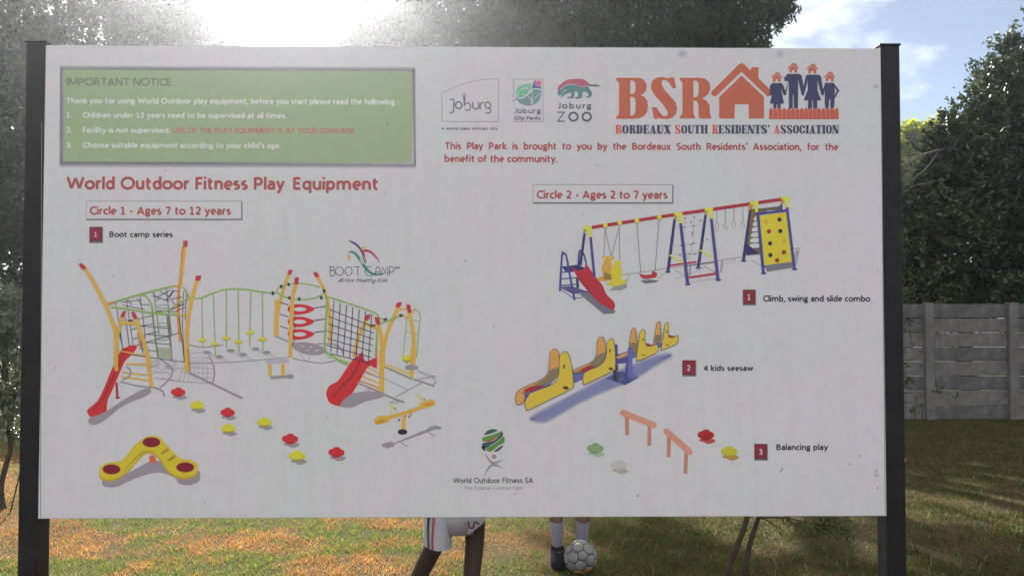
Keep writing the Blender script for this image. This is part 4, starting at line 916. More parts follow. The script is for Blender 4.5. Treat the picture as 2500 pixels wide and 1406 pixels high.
# ------------------------------------------------------------------ ground and lawn
def vnoise(x, y, s, seed):
    """smooth value noise in 0..1"""
    r_ = np.random.default_rng(seed); T = r_.random((64, 64))
    X, Y = x * s, y * s; xi, yi = np.floor(X).astype(int), np.floor(Y).astype(int)
    fx, fy = X - xi, Y - yi; fx = fx * fx * (3 - 2 * fx); fy = fy * fy * (3 - 2 * fy)
    g = lambda a, b: T[(xi + a) % 64, (yi + b) % 64]
    return (g(0, 0) * (1 - fx) + g(1, 0) * fx) * (1 - fy) + (g(0, 1) * (1 - fx) + g(1, 1) * fx) * fy
def greenness(x, y):
    n = 0.5 * vnoise(x, y, 1.5, 1) + 0.3 * vnoise(x, y, 4.0, 2) + 0.2 * vnoise(x, y, 11.0, 3)
    return np.clip((n - 0.50) * 5.5 + 0.42 * np.exp(-((x + 1.5) / .9) ** 2) / (1 + np.exp(-(y - 5.6) * 4)) + 0.10 + 0.72 / (1 + np.exp(-(x + 0.8) * 2.2)), 0, 1)
m = bpy.data.materials.new('lawn_soil'); m.use_nodes = True
t = m.node_tree; b = t.nodes['Principled BSDF']; b.inputs['Roughness'].default_value = 0.95; b.inputs['Specular IOR Level'].default_value = 0.1
tcn = N(t, 'ShaderNodeTexCoord'); n1 = N(t, 'ShaderNodeTexNoise', i_Scale=0.9, i_Detail=8.0, i_Roughness=0.7); n2 = N(t, 'ShaderNodeTexNoise', i_Scale=38.0, i_Detail=6.0, i_Roughness=0.8)
r1 = N(t, 'ShaderNodeValToRGB'); r1.color_ramp.elements[0].position = .38; r1.color_ramp.elements[1].position = .62
r1.color_ramp.elements[0].color = (0.10, 0.068, 0.032, 1); r1.color_ramp.elements[1].color = (0.055, 0.055, 0.02, 1)
r2 = N(t, 'ShaderNodeValToRGB'); r2.color_ramp.elements[0].color = (.45, .45, .45, 1); r2.color_ramp.elements[1].color = (1.5, 1.4, 1.2, 1)
mm = N(t, 'ShaderNodeMixRGB', blend_type='MULTIPLY'); mm.inputs[0].default_value = 1
bp = N(t, 'ShaderNodeBump', i_Strength=0.8, i_Distance=0.03)
for a, c in ((tcn.outputs['Object'], n1.inputs[0]), (tcn.outputs['Object'], n2.inputs[0]), (n1.outputs[0], r1.inputs[0]), (n2.outputs[0], r2.inputs[0]), (r1.outputs[0], mm.inputs[1]), (r2.outputs[0], mm.inputs[2]), (mm.outputs[0], b.inputs['Base Color']), (n2.outputs[0], bp.inputs['Height']), (bp.outputs[0], b.inputs['Normal'])): t.links.new(a, c)
xs = list(np.linspace(-14, 14, 57)); ys = list(np.linspace(-6, 22, 57))
xs = [-400, -120, -40, -22] + xs + [22, 40, 120, 400]; ys = [-400, -120, -30, -12] + ys + [32, 60, 140, 700]
V = [(x, y, 0.0) for y in ys for x in xs]
gz = vnoise(np.array([v[0] for v in V]), np.array([v[1] for v in V]), .8, 9) * .006 - .003
V = [(v[0], v[1], float(z)) for v, z in zip(V, gz)]
nx = len(xs)
ground = meshob('ground', V, [(j * nx + i, j * nx + i + 1, (j + 1) * nx + i + 1, (j + 1) * nx + i) for j in range(len(ys) - 1) for i in range(nx - 1)], m, smooth=True)
tag(ground, kind='structure')

def blades(name, n, x0, x1, y0, y1, hmin, hmax, wid, colf, mt):
    # density falls off with distance
    y = y0 * (y1 / y0) ** rng.random(n); half = 0.70 * y + 0.8
    x = (rng.random(n) * 2 - 1) * half
    k = (x > x0) & (x < x1); x, y = x[k], y[k]; n = len(x)
    tuft = vnoise(x, y, 7.0, 21)
    h = (hmin + (hmax - hmin) * rng.random(n) ** 1.6) * (0.7 + 0.6 * tuft)
    an = rng.random(n) * 2 * np.pi; w = wid * (0.6 + 0.8 * rng.random(n)) * (0.7 + y / 14)
    la = rng.random(n) * 2 * np.pi; ln = h * (0.25 + 0.9 * rng.random(n))
    z = np.zeros(n) - 0.012
    ca, sa = np.cos(an) * w / 2, np.sin(an) * w / 2
    dx, dy = np.cos(la) * ln, np.sin(la) * ln
    P = np.empty((n, 5, 3), np.float32)
    P[:, 0] = np.stack([x - ca, y - sa, z], 1); P[:, 1] = np.stack([x + ca, y + sa, z], 1)
    P[:, 2] = np.stack([x + ca * .8 + dx * .35, y + sa * .8 + dy * .35, z + h * .6], 1); P[:, 3] = np.stack([x - ca * .8 + dx * .35, y - sa * .8 + dy * .35, z + h * .6], 1)
    P[:, 4] = np.stack([x + dx, y + dy, z + h], 1)
    base = (np.arange(n) * 5)[:, None]
    me = bpy.data.meshes.new(name)
    lt = np.tile(np.array([4, 3], np.int32), n); ls = np.concatenate([[0], np.cumsum(lt)[:-1]]).astype(np.int32)
    idx = np.concatenate([base + np.array([[0, 1, 2, 3]]), base + np.array([[3, 2, 4]])], 1).astype(np.int32).ravel()
    me.vertices.add(n * 5); me.vertices.foreach_set('co', P.ravel()); me.loops.add(len(idx)); me.loops.foreach_set('vertex_index', idx)
    me.polygons.add(2 * n); me.polygons.foreach_set('loop_start', ls); me.polygons.foreach_set('loop_total', lt); me.update(calc_edges=True)
    C_ = np.repeat(colf(x, y, n).astype(np.float32), 5, axis=0)
    at = me.color_attributes.new('Ink', 'FLOAT_COLOR', 'POINT'); at.data.foreach_set('color', C_.ravel())
    me.materials.append(mt)
    return link(bpy.data.objects.new(name, me))
mg = bpy.data.materials.new('grass_blade'); mg.use_nodes = True
t = mg.node_tree; b = t.nodes['Principled BSDF']; b.inputs['Roughness'].default_value = .6; b.inputs['Specular IOR Level'].default_value = .25
at = N(t, 'ShaderNodeAttribute', attribute_name='Ink'); tr = N(t, 'ShaderNodeBsdfTranslucent'); ms = N(t, 'ShaderNodeMixShader'); ms.inputs[0].default_value = .45
t.links.new(at.outputs[0], b.inputs['Base Color']); t.links.new(at.outputs[0], tr.inputs[0]); t.links.new(b.outputs[0], ms.inputs[1]); t.links.new(tr.outputs[0], ms.inputs[2]); t.links.new(ms.outputs[0], t.nodes['Material Output'].inputs[0])
def grass_col(x, y, n):
    g = greenness(x, y); pick = rng.random(n) < g
    r = rng.random((n, 1)); painted_shade = (1 / (1 + np.exp(-(x - .2) * 2.5)))[:, None]  # tree shade painted into the blade colours towards the right
    dry = (np.array([[.33, .155, .045]]) * (1 - r) + np.array([[.54, .32, .115]]) * r) * (1 - painted_shade) + (np.array([[.095, .088, .042]]) * (1 - r) + np.array([[.20, .185, .085]]) * r) * painted_shade
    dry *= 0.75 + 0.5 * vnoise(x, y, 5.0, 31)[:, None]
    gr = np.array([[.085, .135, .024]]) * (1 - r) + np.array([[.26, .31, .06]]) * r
    gr = gr * (1 - .68 * painted_shade)
    return np.concatenate([np.where(pick[:, None], gr, dry * (1 - .48 * painted_shade)), np.ones((n, 1))], 1)
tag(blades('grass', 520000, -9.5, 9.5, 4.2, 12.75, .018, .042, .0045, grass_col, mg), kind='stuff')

# ------------------------------------------------------------------ precast wall
M_WALL = mat('cast_concrete', (0.135, 0.126, 0.116), rough=.9, spec=.2, noise=.22, nscale=9, bump=.2, bscale=60, col2=(0.205, 0.192, 0.178))
M_WALL2 = mat('cast_concrete_stained', (0.085, 0.082, 0.078), rough=.9, spec=.2, noise=.25, nscale=7, bump=.2, bscale=60, col2=(0.165, 0.16, 0.155))
wall = empty('precast_wall', (0, 12.8, 0), label='grey precast concrete garden wall behind the lawn', cat='wall')
SP = 1.322; XP = W(2265, 900, 12.8).x
wz = W(2265, 741, 12.8).z
pan = []
for v in range(5):
    bm = bmesh.new(); hh = wz / 8 - .012
    box_bm(bm, (0, 0, 0), (SP - .13, .045, hh), .006)
    rv = random.Random(v)
    bmesh.ops.subdivide_edges(bm, edges=[e_ for e_ in bm.edges if e_.calc_length() > .8], cuts=6)
    for q in bm.verts:
        q.co.z += rv.uniform(-.004, .004) ; q.co.y += rv.uniform(-.002, .002)
    me = bpy.data.meshes.new('panel'); bm.to_mesh(me); bm.free(); me.materials.append((M_WALL, M_WALL, M_WALL2, M_WALL, M_WALL2)[v]); pan.append(me)
bm = bmesh.new(); box_bm(bm, (0, 0, wz / 2), (.135, .12, wz + .03), .008); mp_ = bpy.data.meshes.new('post'); bm.to_mesh(mp_); bm.free(); mp_.materials.append(M_WALL)
rv = random.Random(11)
for i in range(-11, 8):
    o = link(bpy.data.objects.new('post', mp_), wall); o.location = (XP + i * SP - SP * 0 , -.03, 0); o.rotation_euler = (0, rv.uniform(-.006, .006), 0)
    for r_ in range(8):
        o = link(bpy.data.objects.new('panel', rv.choice(pan)), wall)
        o.location = (XP + (i + .5) * SP, rv.uniform(-.004, .006), wz / 8 * (r_ + .5) - .004 + (0.02 if r_ == 7 else 0) * 0); o.rotation_euler = (rv.uniform(-.015, .015), rv.uniform(-.003, .003), 0)

# ------------------------------------------------------------------ trees
M_BARK = mat('tree_bark', (0.055, 0.042, 0.032), rough=.95, spec=.1, noise=.4, nscale=10, bump=.8, bscale=30)
M_LEAF_DARK = leaf_mat('dark_leaves', (.024, .040, .016), (.055, .08, .028), .62, .22, .2)
M_LEAF_GLOSS = leaf_mat('glossy_leaves', (.014, .028, .010), (.055, .09, .026), .30, .2, .5)
M_LEAF_LIME = leaf_mat('lime_leaves', (.16, .22, .03), (.30, .34, .06), .5, .5)
M_LEAF_OLIVE = leaf_mat('grey_green_leaves', (.06, .085, .045), (.14, .17, .10), .32, .25, .7)
def leaves(name, cl, mt, parent, size=(.14, .05), droop=.5, seed=1, fold=True, up=0.0):
    """cl: list of (centre, radius, count); leaves hang along short twigs inside each clump"""
    g = np.random.default_rng(seed); Cn, Dn = [], []
    for c, r_, n in cl:
        nt = max(4, n // 14); u = g.normal(size=(nt, 3)); u /= np.linalg.norm(u, axis=1)[:, None]
        s = np.array(c) + u * (r_ * g.random((nt, 1)) ** .45)                    # twig roots
        d = u * .7 + g.normal(size=(nt, 3)) * .5; d[:, 2] -= droop; d[:, 2] += up; d /= np.linalg.norm(d, axis=1)[:, None]
        ln = r_ * (.25 + .45 * g.random((nt, 1)))
        k = g.integers(0, nt, n); t_ = g.random((n, 1))
        Cn.append(s[k] + d[k] * ln[k] * t_ + g.normal(size=(n, 3)) * size[0] * .3)
        q = d[k] + g.normal(size=(n, 3)) * .75; Dn.append(q / np.linalg.norm(q, axis=1)[:, None])
    Cn, Dn = np.concatenate(Cn), np.concatenate(Dn); n = len(Cn)
    rr = g.normal(size=(n, 3)); S = np.cross(Dn, rr); S /= np.linalg.norm(S, axis=1)[:, None] + 1e-9; Nn = np.cross(Dn, S)
    l = size[0] * (.6 + .8 * g.random((n, 1))); w = size[1] * (.6 + .8 * g.random((n, 1)))
    P = np.empty((n, 4, 3), np.float32)
    P[:, 0] = Cn - Dn * l / 2; P[:, 1] = Cn + S * w / 2 + Nn * w * .18 - Dn * l * .05; P[:, 2] = Cn + Dn * l / 2 - Nn * l * .1; P[:, 3] = Cn - S * w / 2 + Nn * w * .18 - Dn * l * .05
    me = bpy.data.meshes.new(name); me.vertices.add(n * 4); me.vertices.foreach_set('co', P.ravel())
    tri = (np.arange(n) * 4)[:, None] + np.array([[0, 1, 2, 0, 2, 3]]); tri = tri.astype(np.int32).ravel()
    me.loops.add(len(tri)); me.loops.foreach_set('vertex_index', tri); me.polygons.add(2 * n)
    me.polygons.foreach_set('loop_start', np.arange(0, 6 * n, 3, dtype=np.int32)); me.polygons.foreach_set('loop_total', np.full(2 * n, 3, np.int32)); me.update(calc_edges=True)
    me.materials.append(mt)
    return link(bpy.data.objects.new(name, me), parent)
def limb(a, b_, r0, r1, rv, sag=.1, n=5):
    a, b_ = Vector(a), Vector(b_); L_ = (b_ - a).length; pts = []
    for i in range(n + 1):
        t_ = i / n; q = a.lerp(b_, t_)
        if 0 < i < n: q += Vector((rv.uniform(-1, 1), rv.uniform(-1, 1), rv.uniform(-.3, 1))) * sag * L_ * .5
        pts.append(q)
    return tube(pts, [r0 + (r1 - r0) * i / n for i in range(n + 1)], 6)
def tree(name, base, forks, clumps, mt, label, cat='tree', r0=.22, size=(.14, .05), droop=.5, seed=1, dens=1.0, group=None, up=0.0):
    base = Vector(base); T = empty(name, base, 0, label=label, cat=cat, group=group)
    rv = random.Random(seed); parts = []
    fk = [Vector(f) for f in forks]
    parts.append(limb(base - Vector((0, 0, .2)), fk[0], r0 * 1.25, r0 * .8, rv, .06, 6))
    for f in fk[1:]: parts.append(limb(fk[0], f, r0 * .62, r0 * .4, rv, .14))
    V_, F_2 = join(parts)
    o = meshob('trunk', [Vector(v) - base for v in V_], F_2, M_BARK, T, True)
    parts = []
    for c, r_, n in clumps:
        f = min(fk, key=lambda q: (q - Vector(c)).length)
        parts.append(limb(f, c, r0 * .22, r0 * .05, rv, .2))
        for k in range(3):
            u = Vector((rv.gauss(0, 1), rv.gauss(0, 1), rv.gauss(0, 1))).normalized() * r_ * .9
            parts.append(limb(c, Vector(c) + u, r0 * .07, r0 * .02, rv, .2, 3))
    V_, F_2 = join(parts)
    meshob('branches', [Vector(v) - base for v in V_], F_2, M_BARK, T, True)
    lo = leaves('crown', [(np.array(c) - np.array(base), r_, int(n * dens)) for c, r_, n in clumps], mt, T, size, droop, seed, up=up)
    return T
def fill(n, x0, x1, y0, y1, Ya, Yb, ra, rb, cnt, seed, test=None):
    rv = random.Random(seed); out = []
    while len(out) < n:
        px, py, Y = rv.uniform(x0, x1), rv.uniform(y0, y1), rv.uniform(Ya, Yb)
        if test and not test(px, py): continue
        c_ = W(px, py, Y)
        gx_, gy_ = c_.x + c_.z * .565, c_.y - c_.z * 1.97
        if gx_ > 2.7 and gx_ < 6.5 and abs(gy_ - 6.95) < 1.75: continue          # the opening that lets a streak of sun reach the lawn
        r_ = rv.uniform(ra, rb); out.append((tuple(W(px, py, Y)), r_, cnt))
    return out
# tall middle tree: hangs over from the gap to the open sky on its other side
def t_mid(px, py):
    if py > 60 and px > 1800: return False
    if py > 330 and px < 1250: return False
    if px < 900 + max(0, (py - 0)) * .15 : return False
    return px < 1860 - max(0, py) * .25
cl = fill(112, 900, 1880, -620, 430, 16.4, 20.0, .62, .95, 1500, 3, t_mid)
cl += [(tuple(W(px, py, Y)), r_, n) for px, py, Y, r_, n in ((850, 10, 17.4, .5, 1500), (840, 70, 17.6, .36, 800), (800, -10, 17.6, .3, 350), (900, 60, 17.9, .6, 2200), (960, 20, 18.0, .7, 2600), (930, 100, 18.2, .6, 2000), (1010, 70, 18.3, .7, 2400))]
cl += fill(46, 1240, 1950, 240, 640, 16.8, 19.4, .7, 1.0, 1300, 6)  # unseen lower clumps added behind the board to shade the lawn
cl += [(tuple(W(px, py, Y)), r_, n) for px, py, Y, r_, n in (
    (885, 20, 17.6, .42, 420), (850, 60, 17.4, .34, 190), (905, 75, 17.2, .5, 700), (960, 40, 17.3, .62, 1200), (1020, 90, 17.5, .6, 1100), (1010, 0, 17.8, .7, 1400), (1100, 50, 17.5, .7, 1400), (1180, 10, 17.9, .7, 1300), (1190, 90, 17.2, .6, 1000), (1290, 80, 18.2, .6, 700), (840, 0, 17.7, .3, 150),
    (1890, 20, 17.0, .42, 520), (1930, -10, 17.1, .35, 330), (1850, 30, 17.3, .5, 600), (1800, 70, 17.2, .5, 600), (1840, 95, 17.0, .35, 330), (1770, 20, 17.4, .6, 900), (1750, 90, 17.6, .5, 700), (1690, 60, 17.8, .6, 900), (1650, 100, 17.2, .5, 700), (1600, 40, 17.4, .7, 1300), (1500, 90, 17.5, .7, 1300), (1400, 60, 17.4, .65, 1200), (1450, 10, 17.8, .7, 1300), (1900, -70, 17.4, .6, 800))]
tree('leafy_tree', (0.9, 18.4, 0), [(0.8, 18.3, 3.4), (-1.3, 18.0, 6.2), (1.0, 18.6, 6.9), (3.0, 18.0, 6.4), (2.4, 17.9, 9.0), (-1.0, 18.5, 9.4), (4.4, 17.6, 7.6)], cl, M_LEAF_DARK,
     'tall dark tree rising behind the middle of the board', r0=.30, size=(.15, .05), droop=.8, seed=4)
# left tree, lower part kept to the far side of the gap that lets the sun through
def t_left(px, py): return px < (470 if py < 110 else 230)
cl = fill(78, -420, 500, -560, 560, 16.2, 19.6, .62, .95, 1450, 8, t_left)
cl += [(tuple(W(px, py, Y)), r_, n) for px, py, Y, r_, n in (
    (60, 40, 16.8, .6, 1100), (140, 80, 16.9, .6, 1200), (230, 30, 17.0, .65, 1300), (310, 80, 17.0, .6, 1200), (400, 30, 17.1, .65, 1300), (470, 85, 17.0, .5, 900), (505, 30, 17.2, .42, 600), (530, 85, 17.1, .34, 360), (560, 104, 17.0, .22, 110), (490, -10, 17.3, .5, 800), (20, 130, 16.6, .6, 1100), (505, 20, 17.4, .5, 1600), (540, 60, 17.5, .38, 1000), (556, 95, 17.3, .26, 500), (470, 60, 17.8, .65, 2400), (420, 20, 18.0, .7, 2400), (535, -20, 17.6, .4, 800))]
tree('leafy_tree', (-8.8, 18.0, 0), [(-8.7, 17.9, 3.2), (-10.4, 17.8, 6.0), (-7.9, 17.7, 6.6), (-8.6, 18.2, 8.8)], cl, M_LEAF_DARK,
     'dark tree at the left of the bright gap in the sky', r0=.28, size=(.115, .046), droop=.5, seed=9, dens=1.35)
# bush mass behind the wall, far left
cl = fill(72, -560, 130, 130, 740, 13.7, 15.4, .6, .85, 1200, 12)
tree('bush', (-9.6, 14.8, 0), [(-9.5, 14.8, 1.4), (-10.6, 14.6, 2.6), (-9.0, 14.7, 3.0)], cl, M_LEAF_GLOSS, 'dense dark bush over the wall at the far left', 'bush', r0=.14, size=(.12, .055), seed=13)
# right tree with glossy leaves
prof = [(2150, 500), (2215, 480), (2262, 420), (2290, 320), (2340, 262), (2372, 222), (2400, 180), (2425, 135), (2455, 95), (2500, 78), (2600, 20), (2800, 0)]
def t_right(px, py):
    for (a, b_), (c, d) in zip(prof, prof[1:]):
        if a <= px <= c: return py > b_ + (d - b_) * (px - a) / (c - a) + 92
    return px < 2150 and py > 470
cl = fill(95, 2080, 2800, 40, 735, 13.8, 16.2, .5, .75, 2300, 21, t_right)
cl += [(tuple(W(px, py, Y)), r_, n) for px, py, Y, r_, n in (
    (2306, 312, 14.2, .22, 260), (2335, 322, 14.3, .3, 420), (2372, 268, 14.2, .28, 330), (2400, 240, 14.3, .3, 400), (2420, 190, 14.2, .26, 280), (2440, 150, 14.2, .24, 240), (2452, 110, 14.1, .18, 130), (2480, 105, 14.2, .22, 200), (2495, 150, 14.3, .35, 480), (2465, 205, 14.3, .36, 520), (2440, 265, 14.4, .4, 620), (2500, 240, 14.4, .4, 620), (2380, 330, 14.4, .42, 700), (2318, 385, 14.2, .33, 440))]
tree('bush', (8.6, 15.2, 0), [(8.5, 15.1, 1.2), (7.6, 14.9, 2.6), (9.0, 15.0, 3.4), (10.2, 15.1, 3.8), (9.6, 15.0, 5.0)], cl, M_LEAF_GLOSS,
     'tall glossy-leaved bush over the wall at the far right', 'bush', r0=.16, size=(.095, .044), droop=.1, seed=22, up=.3)
# hedge hidden mostly by the board
cl = [((-7.2 + i * .62, 14.6 + random.uniform(-.4, .5), random.uniform(1.0, 2.4)), random.uniform(.5, .75), 620) for i in range(22)]
tree('hedge', (0, 14.8, 0), [(0, 14.8, .5), (-4, 14.8, 1.0), (-6.4, 14.8, 1.0), (3.4, 14.8, 1.0), (5.4, 14.8, 1.0)], cl, M_LEAF_DARK, 'low dark hedge just behind the concrete wall', 'hedge', r0=.06, size=(.13, .06), seed=31)
# sunlit tree farther off
cl = fill(34, 1980, 2420, 385, 520, 31, 36, 1.0, 1.5, 900, 41) + [(tuple(W(px, py, 31)), .8, 800) for px, py in ((2205, 362), (2240, 356), (2275, 352), (2300, 345), (2215, 400), (2250, 395))]
tree('leafy_tree', (16.2, 33, 0), [(16.2, 33, 2.6), (14.8, 33, 4.6), (17.6, 33, 4.8)], cl, M_LEAF_LIME, 'yellow-green sunlit tree in the distance beside the right post', r0=.25, size=(.34, .2), seed=43)

# bare grey branch sticking out of the glossy bush
T = empty('dead_branch', W(2340, 372, 13.6), 0, label='bare grey branch sticking out of the glossy bush', cat='branch')
M_DEAD = mat('dry_wood', (.16, .14, .125), rough=.9, noise=.3, nscale=20)
rv = random.Random(2)
def brn(pts, r0, r1):
    q = [tuple(x) for x in catmull([W(*a) for a in pts], 4)]; return tube(q, [r0 + (r1 - r0) * i / (len(q) - 1) for i in range(len(q))], 6)
V_, F_2 = join([brn(((2340, 372, 14.3), (2297, 366, 13.9), (2250, 380, 13.6), (2197, 406, 13.3), (2140, 420, 13.2)), .022, .014), brn(((2300, 366, 13.9), (2262, 376, 13.7), (2225, 374, 13.5), (2190, 366, 13.4)), .014, .006), brn(((2290, 372, 13.9), (2262, 410, 13.7), (2235, 432, 13.6), (2200, 462, 13.5)), .014, .005), brn(((2360, 430, 14.3), (2300, 440, 13.9), (2240, 452, 13.7), (2200, 470, 13.6)), .012, .005), brn(((2450, 430, 14.3), (2400, 440, 14.0), (2340, 432, 13.8)), .012, .005)])
l0 = W(2340, 372, 13.6)
meshob('branch', [Vector(v) - l0 for v in V_], F_2, M_DEAD, T, True)

# ------------------------------------------------------------------ young staked tree right behind the board
b0 = Vector((1.16, 4.72, 0)); T = empty('young_tree', b0, 0, label='young twin-stemmed tree close behind the board, dark leaning stems', cat='tree')
def pl_(pts, r0, r1, seg=8): 
    q = [tuple(x) for x in catmull([tuple(Vector(a) - b0) for a in pts], 5)]; return tube(q, [r0 + (r1 - r0) * i / (len(q) - 1) for i in range(len(q))], seg)
s1 = [(b0.x - .02, 4.72, -.1), tuple(W(1770, 1406, 4.7)), tuple(W(1800, 1330, 4.7)), tuple(W(1824, 1262, 4.7)), tuple(W(1850, 1120, 4.75)), tuple(W(1880, 900, 4.8)), tuple(W(1900, 700, 4.8))]
s2 = [(b0.x + .10, 4.75, -.1), tuple(W(1815, 1406, 4.75)), tuple(W(1830, 1330, 4.75)), tuple(W(1852, 1262, 4.75)), tuple(W(1900, 1120, 4.8)), tuple(W(1960, 960, 4.8)), tuple(W(2030, 800, 4.8))]
for s_, r_ in ((s1, .023), (s2, .019)):
    v, f = pl_(s_, r_, .008); meshob('stem', v, f, M_BARK, T, True)
tw = []; tcl = []
rv = random.Random(17)
for k in range(26):
    a = random.Random(k).choice((s1, s2)); st = Vector(a[rv.choice((4, 5, 6))]); st = Vector(a[3]).lerp(st, rv.random()) if k < 8 else st
    en = st + Vector((rv.uniform(-.5, .6), rv.uniform(-.4, .4), rv.uniform(-.25, .45)))
    tw.append(pl_([st, st.lerp(en, .5) + Vector((0, 0, .05)), en], .007, .002, 5)); tcl.append((tuple(en - b0), .15, 60))
for px0, py0, px1, py1 in ((1852, 1262, 1990, 1278), (1990, 1278, 2080, 1300), (1990, 1278, 2050, 1320), (1920, 1268, 1980, 1310), (1852, 1262, 1900, 1290), (2030, 800, 2200, 790), (2200, 800, 2222, 775), (2100, 900, 2225, 880), (2030, 800, 2205, 900), (2120, 700, 2212, 690), (2150, 1000, 2214, 985)):
    a, c = W(px0, py0, 4.72), W(px1, py1, 4.66); tw.append(pl_([a, a.lerp(c, .5) + Vector((0, 0, .012)), c], .006, .002, 5))
for px, py, r_, n in ((1900, 1275, .05, 9), (1960, 1285, .06, 18), (1990, 1300, .05, 16), (2020, 1280, .07, 24), (2050, 1285, .06, 20), (2075, 1300, .05, 14), (2000, 1270, .07, 22), (2214, 785, .035, 7), (2215, 828, .03, 6), (2212, 880, .03, 7), (2208, 690, .02, 4), (2210, 560, .025, 4), (2213, 985, .02, 4), (2030, 760, .3, 160), (1950, 850, .3, 160)):
    tcl.append((tuple(W(px, py, 4.66) - b0), r_, n))
v, f = join(tw); meshob('twigs', v, f, M_BARK, T, True)
leaves('crown', tcl, M_LEAF_DARK, T, (.062, .011), .5, 5)
# small grey-leaved tree at the far left with a curved stem and a thin cane
b0 = Vector(W(16, 1262, 7.0)); b0.z = 0; T = empty('young_tree', b0, 0, label='small silvery-leaved tree with a curved stem beyond the left post', cat='tree')
st = [(b0.x + .02, 7.0, -.1), tuple(W(8, 1240, 7)), tuple(W(2, 1190, 7)), tuple(W(16, 1130, 7)), tuple(W(26, 1090, 7)), tuple(W(22, 980, 7)), tuple(W(5, 850, 7)), tuple(W(-5, 760, 7))]
v, f = pl_(st, .030, .012); meshob('stem', v, f, M_BARK, T, True)
rv = random.Random(23); tw, tcl = [], []
for k in range(34):
    px, py = rv.uniform(-150, 58), rv.uniform(715, 1060); c = W(px, py, rv.uniform(6.7, 7.4)); a = Vector(st[rv.choice((4, 5, 6, 7))])
    tw.append(pl_([a, a.lerp(c, .5) + Vector((0, 0, .04)), c], .008, .003, 5)); tcl.append((tuple(c - b0), .16, 190))
for px, py in ((40, 735), (45, 760), (50, 720), (30, 715)): tcl.append((tuple(W(px, py, 6.9) - b0), .07, 26))
v, f = join(tw); meshob('twigs', v, f, M_BARK, T, True)
leaves('crown', tcl, M_LEAF_OLIVE, T, (.08, .018), .1, 6, up=.2)
c0 = W(24, 1262, 6.9); c0.z = 0
C_ = empty('cane', c0, 0, label='thin dark cane leaning by the curved stem', cat='stick')
v, f = tube([Vector(W(24, 1262, 6.9)) - c0 - Vector((.01, 0, .02)), Vector(W(50, 1150, 6.85)) - c0], .006, 6); meshob('stick', v, f, M_BARK, C_)

# ------------------------------------------------------------------ leaf litter and taller tufts
def tuft_col(x, y, n):
    r = rng.random((n, 1)); return np.concatenate([np.array([[.30, .22, .10]]) * (1 - r) + np.array([[.16, .2, .06]]) * r, np.ones((n, 1))], 1)
tag(blades('grass_tufts', 4500, -9, 9, 4.4, 12.7, .04, .085, .0045, tuft_col, mg), kind='stuff')
# ------------------------------------------------------------------ football
ball_c = Vector(W(1417, 1342, 5.30)); RB = .108; ball_c.z = RB + .004
ball = empty('football', (ball_c.x, ball_c.y, 0), 0, label='scuffed white football with dark seams by the boot', cat='ball')
M_BALL = mat('scuffed_ball_panel', (.34, .35, .35), rough=.8, spec=.4, noise=.3, nscale=11, col2=(.11, .105, .085)); M_SEAM = mat('ball_seam', (.06, .065, .075), rough=.8); M_ORNG = mat('ball_orange_panel', (.34, .17, .05), rough=.55, noise=.2, nscale=20)
bm = bmesh.new(); bmesh.ops.create_icosphere(bm, subdivisions=1, radius=1.0)
iv = [v.co.normalized() for v in bm.verts]; fa = [tuple(v.index for v in f.verts) for f in bm.faces]; bm.free()
rotm = Matrix.Rotation(.35, 3, 'X') @ Matrix.Rotation(.9, 3, 'Z') @ Matrix.Rotation(.3, 3, 'Y')
bm = bmesh.new(); bmesh.ops.create_uvsphere(bm, u_segments=32, v_segments=16, radius=RB * .975)
for v in bm.verts: v.co.z += ball_c.z
bmob('bladder', bm, M_SEAM, ball, True)
polys = []
nb = {i: set() for i in range(12)}
for f in fa:
    for a in f: nb[a] |= set(f) - {a}
for i in range(12):
    c = iv[i]; ring = [c.lerp(iv[j], 1 / 3) for j in nb[i]]; ax = c.cross(Vector((.3, .5, .8))).normalized(); ay = c.cross(ax)
    polys.append(sorted(ring, key=lambda q: math.atan2((q - c).dot(ay), (q - c).dot(ax))))
for a, b_, c in fa:
    A3 = [iv[a], iv[b_], iv[c]]; polys.append([A3[i].lerp(A3[(i + 1) % 3], t_) for i in range(3) for t_ in (1 / 3, 2 / 3)])
for pg in polys:
    cen = sum(pg, Vector()) / len(pg); pg = [cen + (q - cen) * .90 for q in pg]
    vs = [cen.normalized() * RB]; m_ = len(pg); fs = []
    for k in range(m_):
        vs.append((cen.lerp(pg[k], .55)).normalized() * RB); 
    for k in range(m_):
        vs.append(pg[k].normalized() * RB * .998); vs.append(((pg[k] + pg[(k + 1) % m_]) / 2).normalized() * RB * .998)
    for k in range(m_):
        vs.append(pg[k].normalized() * RB * .97)
        vs.append(((pg[k] + pg[(k + 1) % m_]) / 2).normalized() * RB * .97)
    o1, o2 = 1 + m_, 1 + 3 * m_
    for k in range(m_):
        k2 = (k + 1) % m_; fs.append((0, 1 + k, 1 + k2)); fs.append((1 + k, o1 + 2 * k, o1 + 2 * k + 1)); fs.append((1 + k, o1 + 2 * k + 1, 1 + k2)); fs.append((1 + k2, o1 + 2 * k + 1, o1 + 2 * k2))
    for k in range(2 * m_): k2 = (k + 1) % (2 * m_); fs.append((o1 + k, o2 + k, o2 + k2, o1 + k2))
    vs = [rotm @ v for v in vs]; cd = (rotm @ cen).normalized()
    low = cd.z < -.45 and cd.y < -.2 and abs(cd.x) < .45
    meshob('panel', [v + Vector((0, 0, ball_c.z)) for v in vs], fs, M_ORNG if low else M_BALL, ball, True)

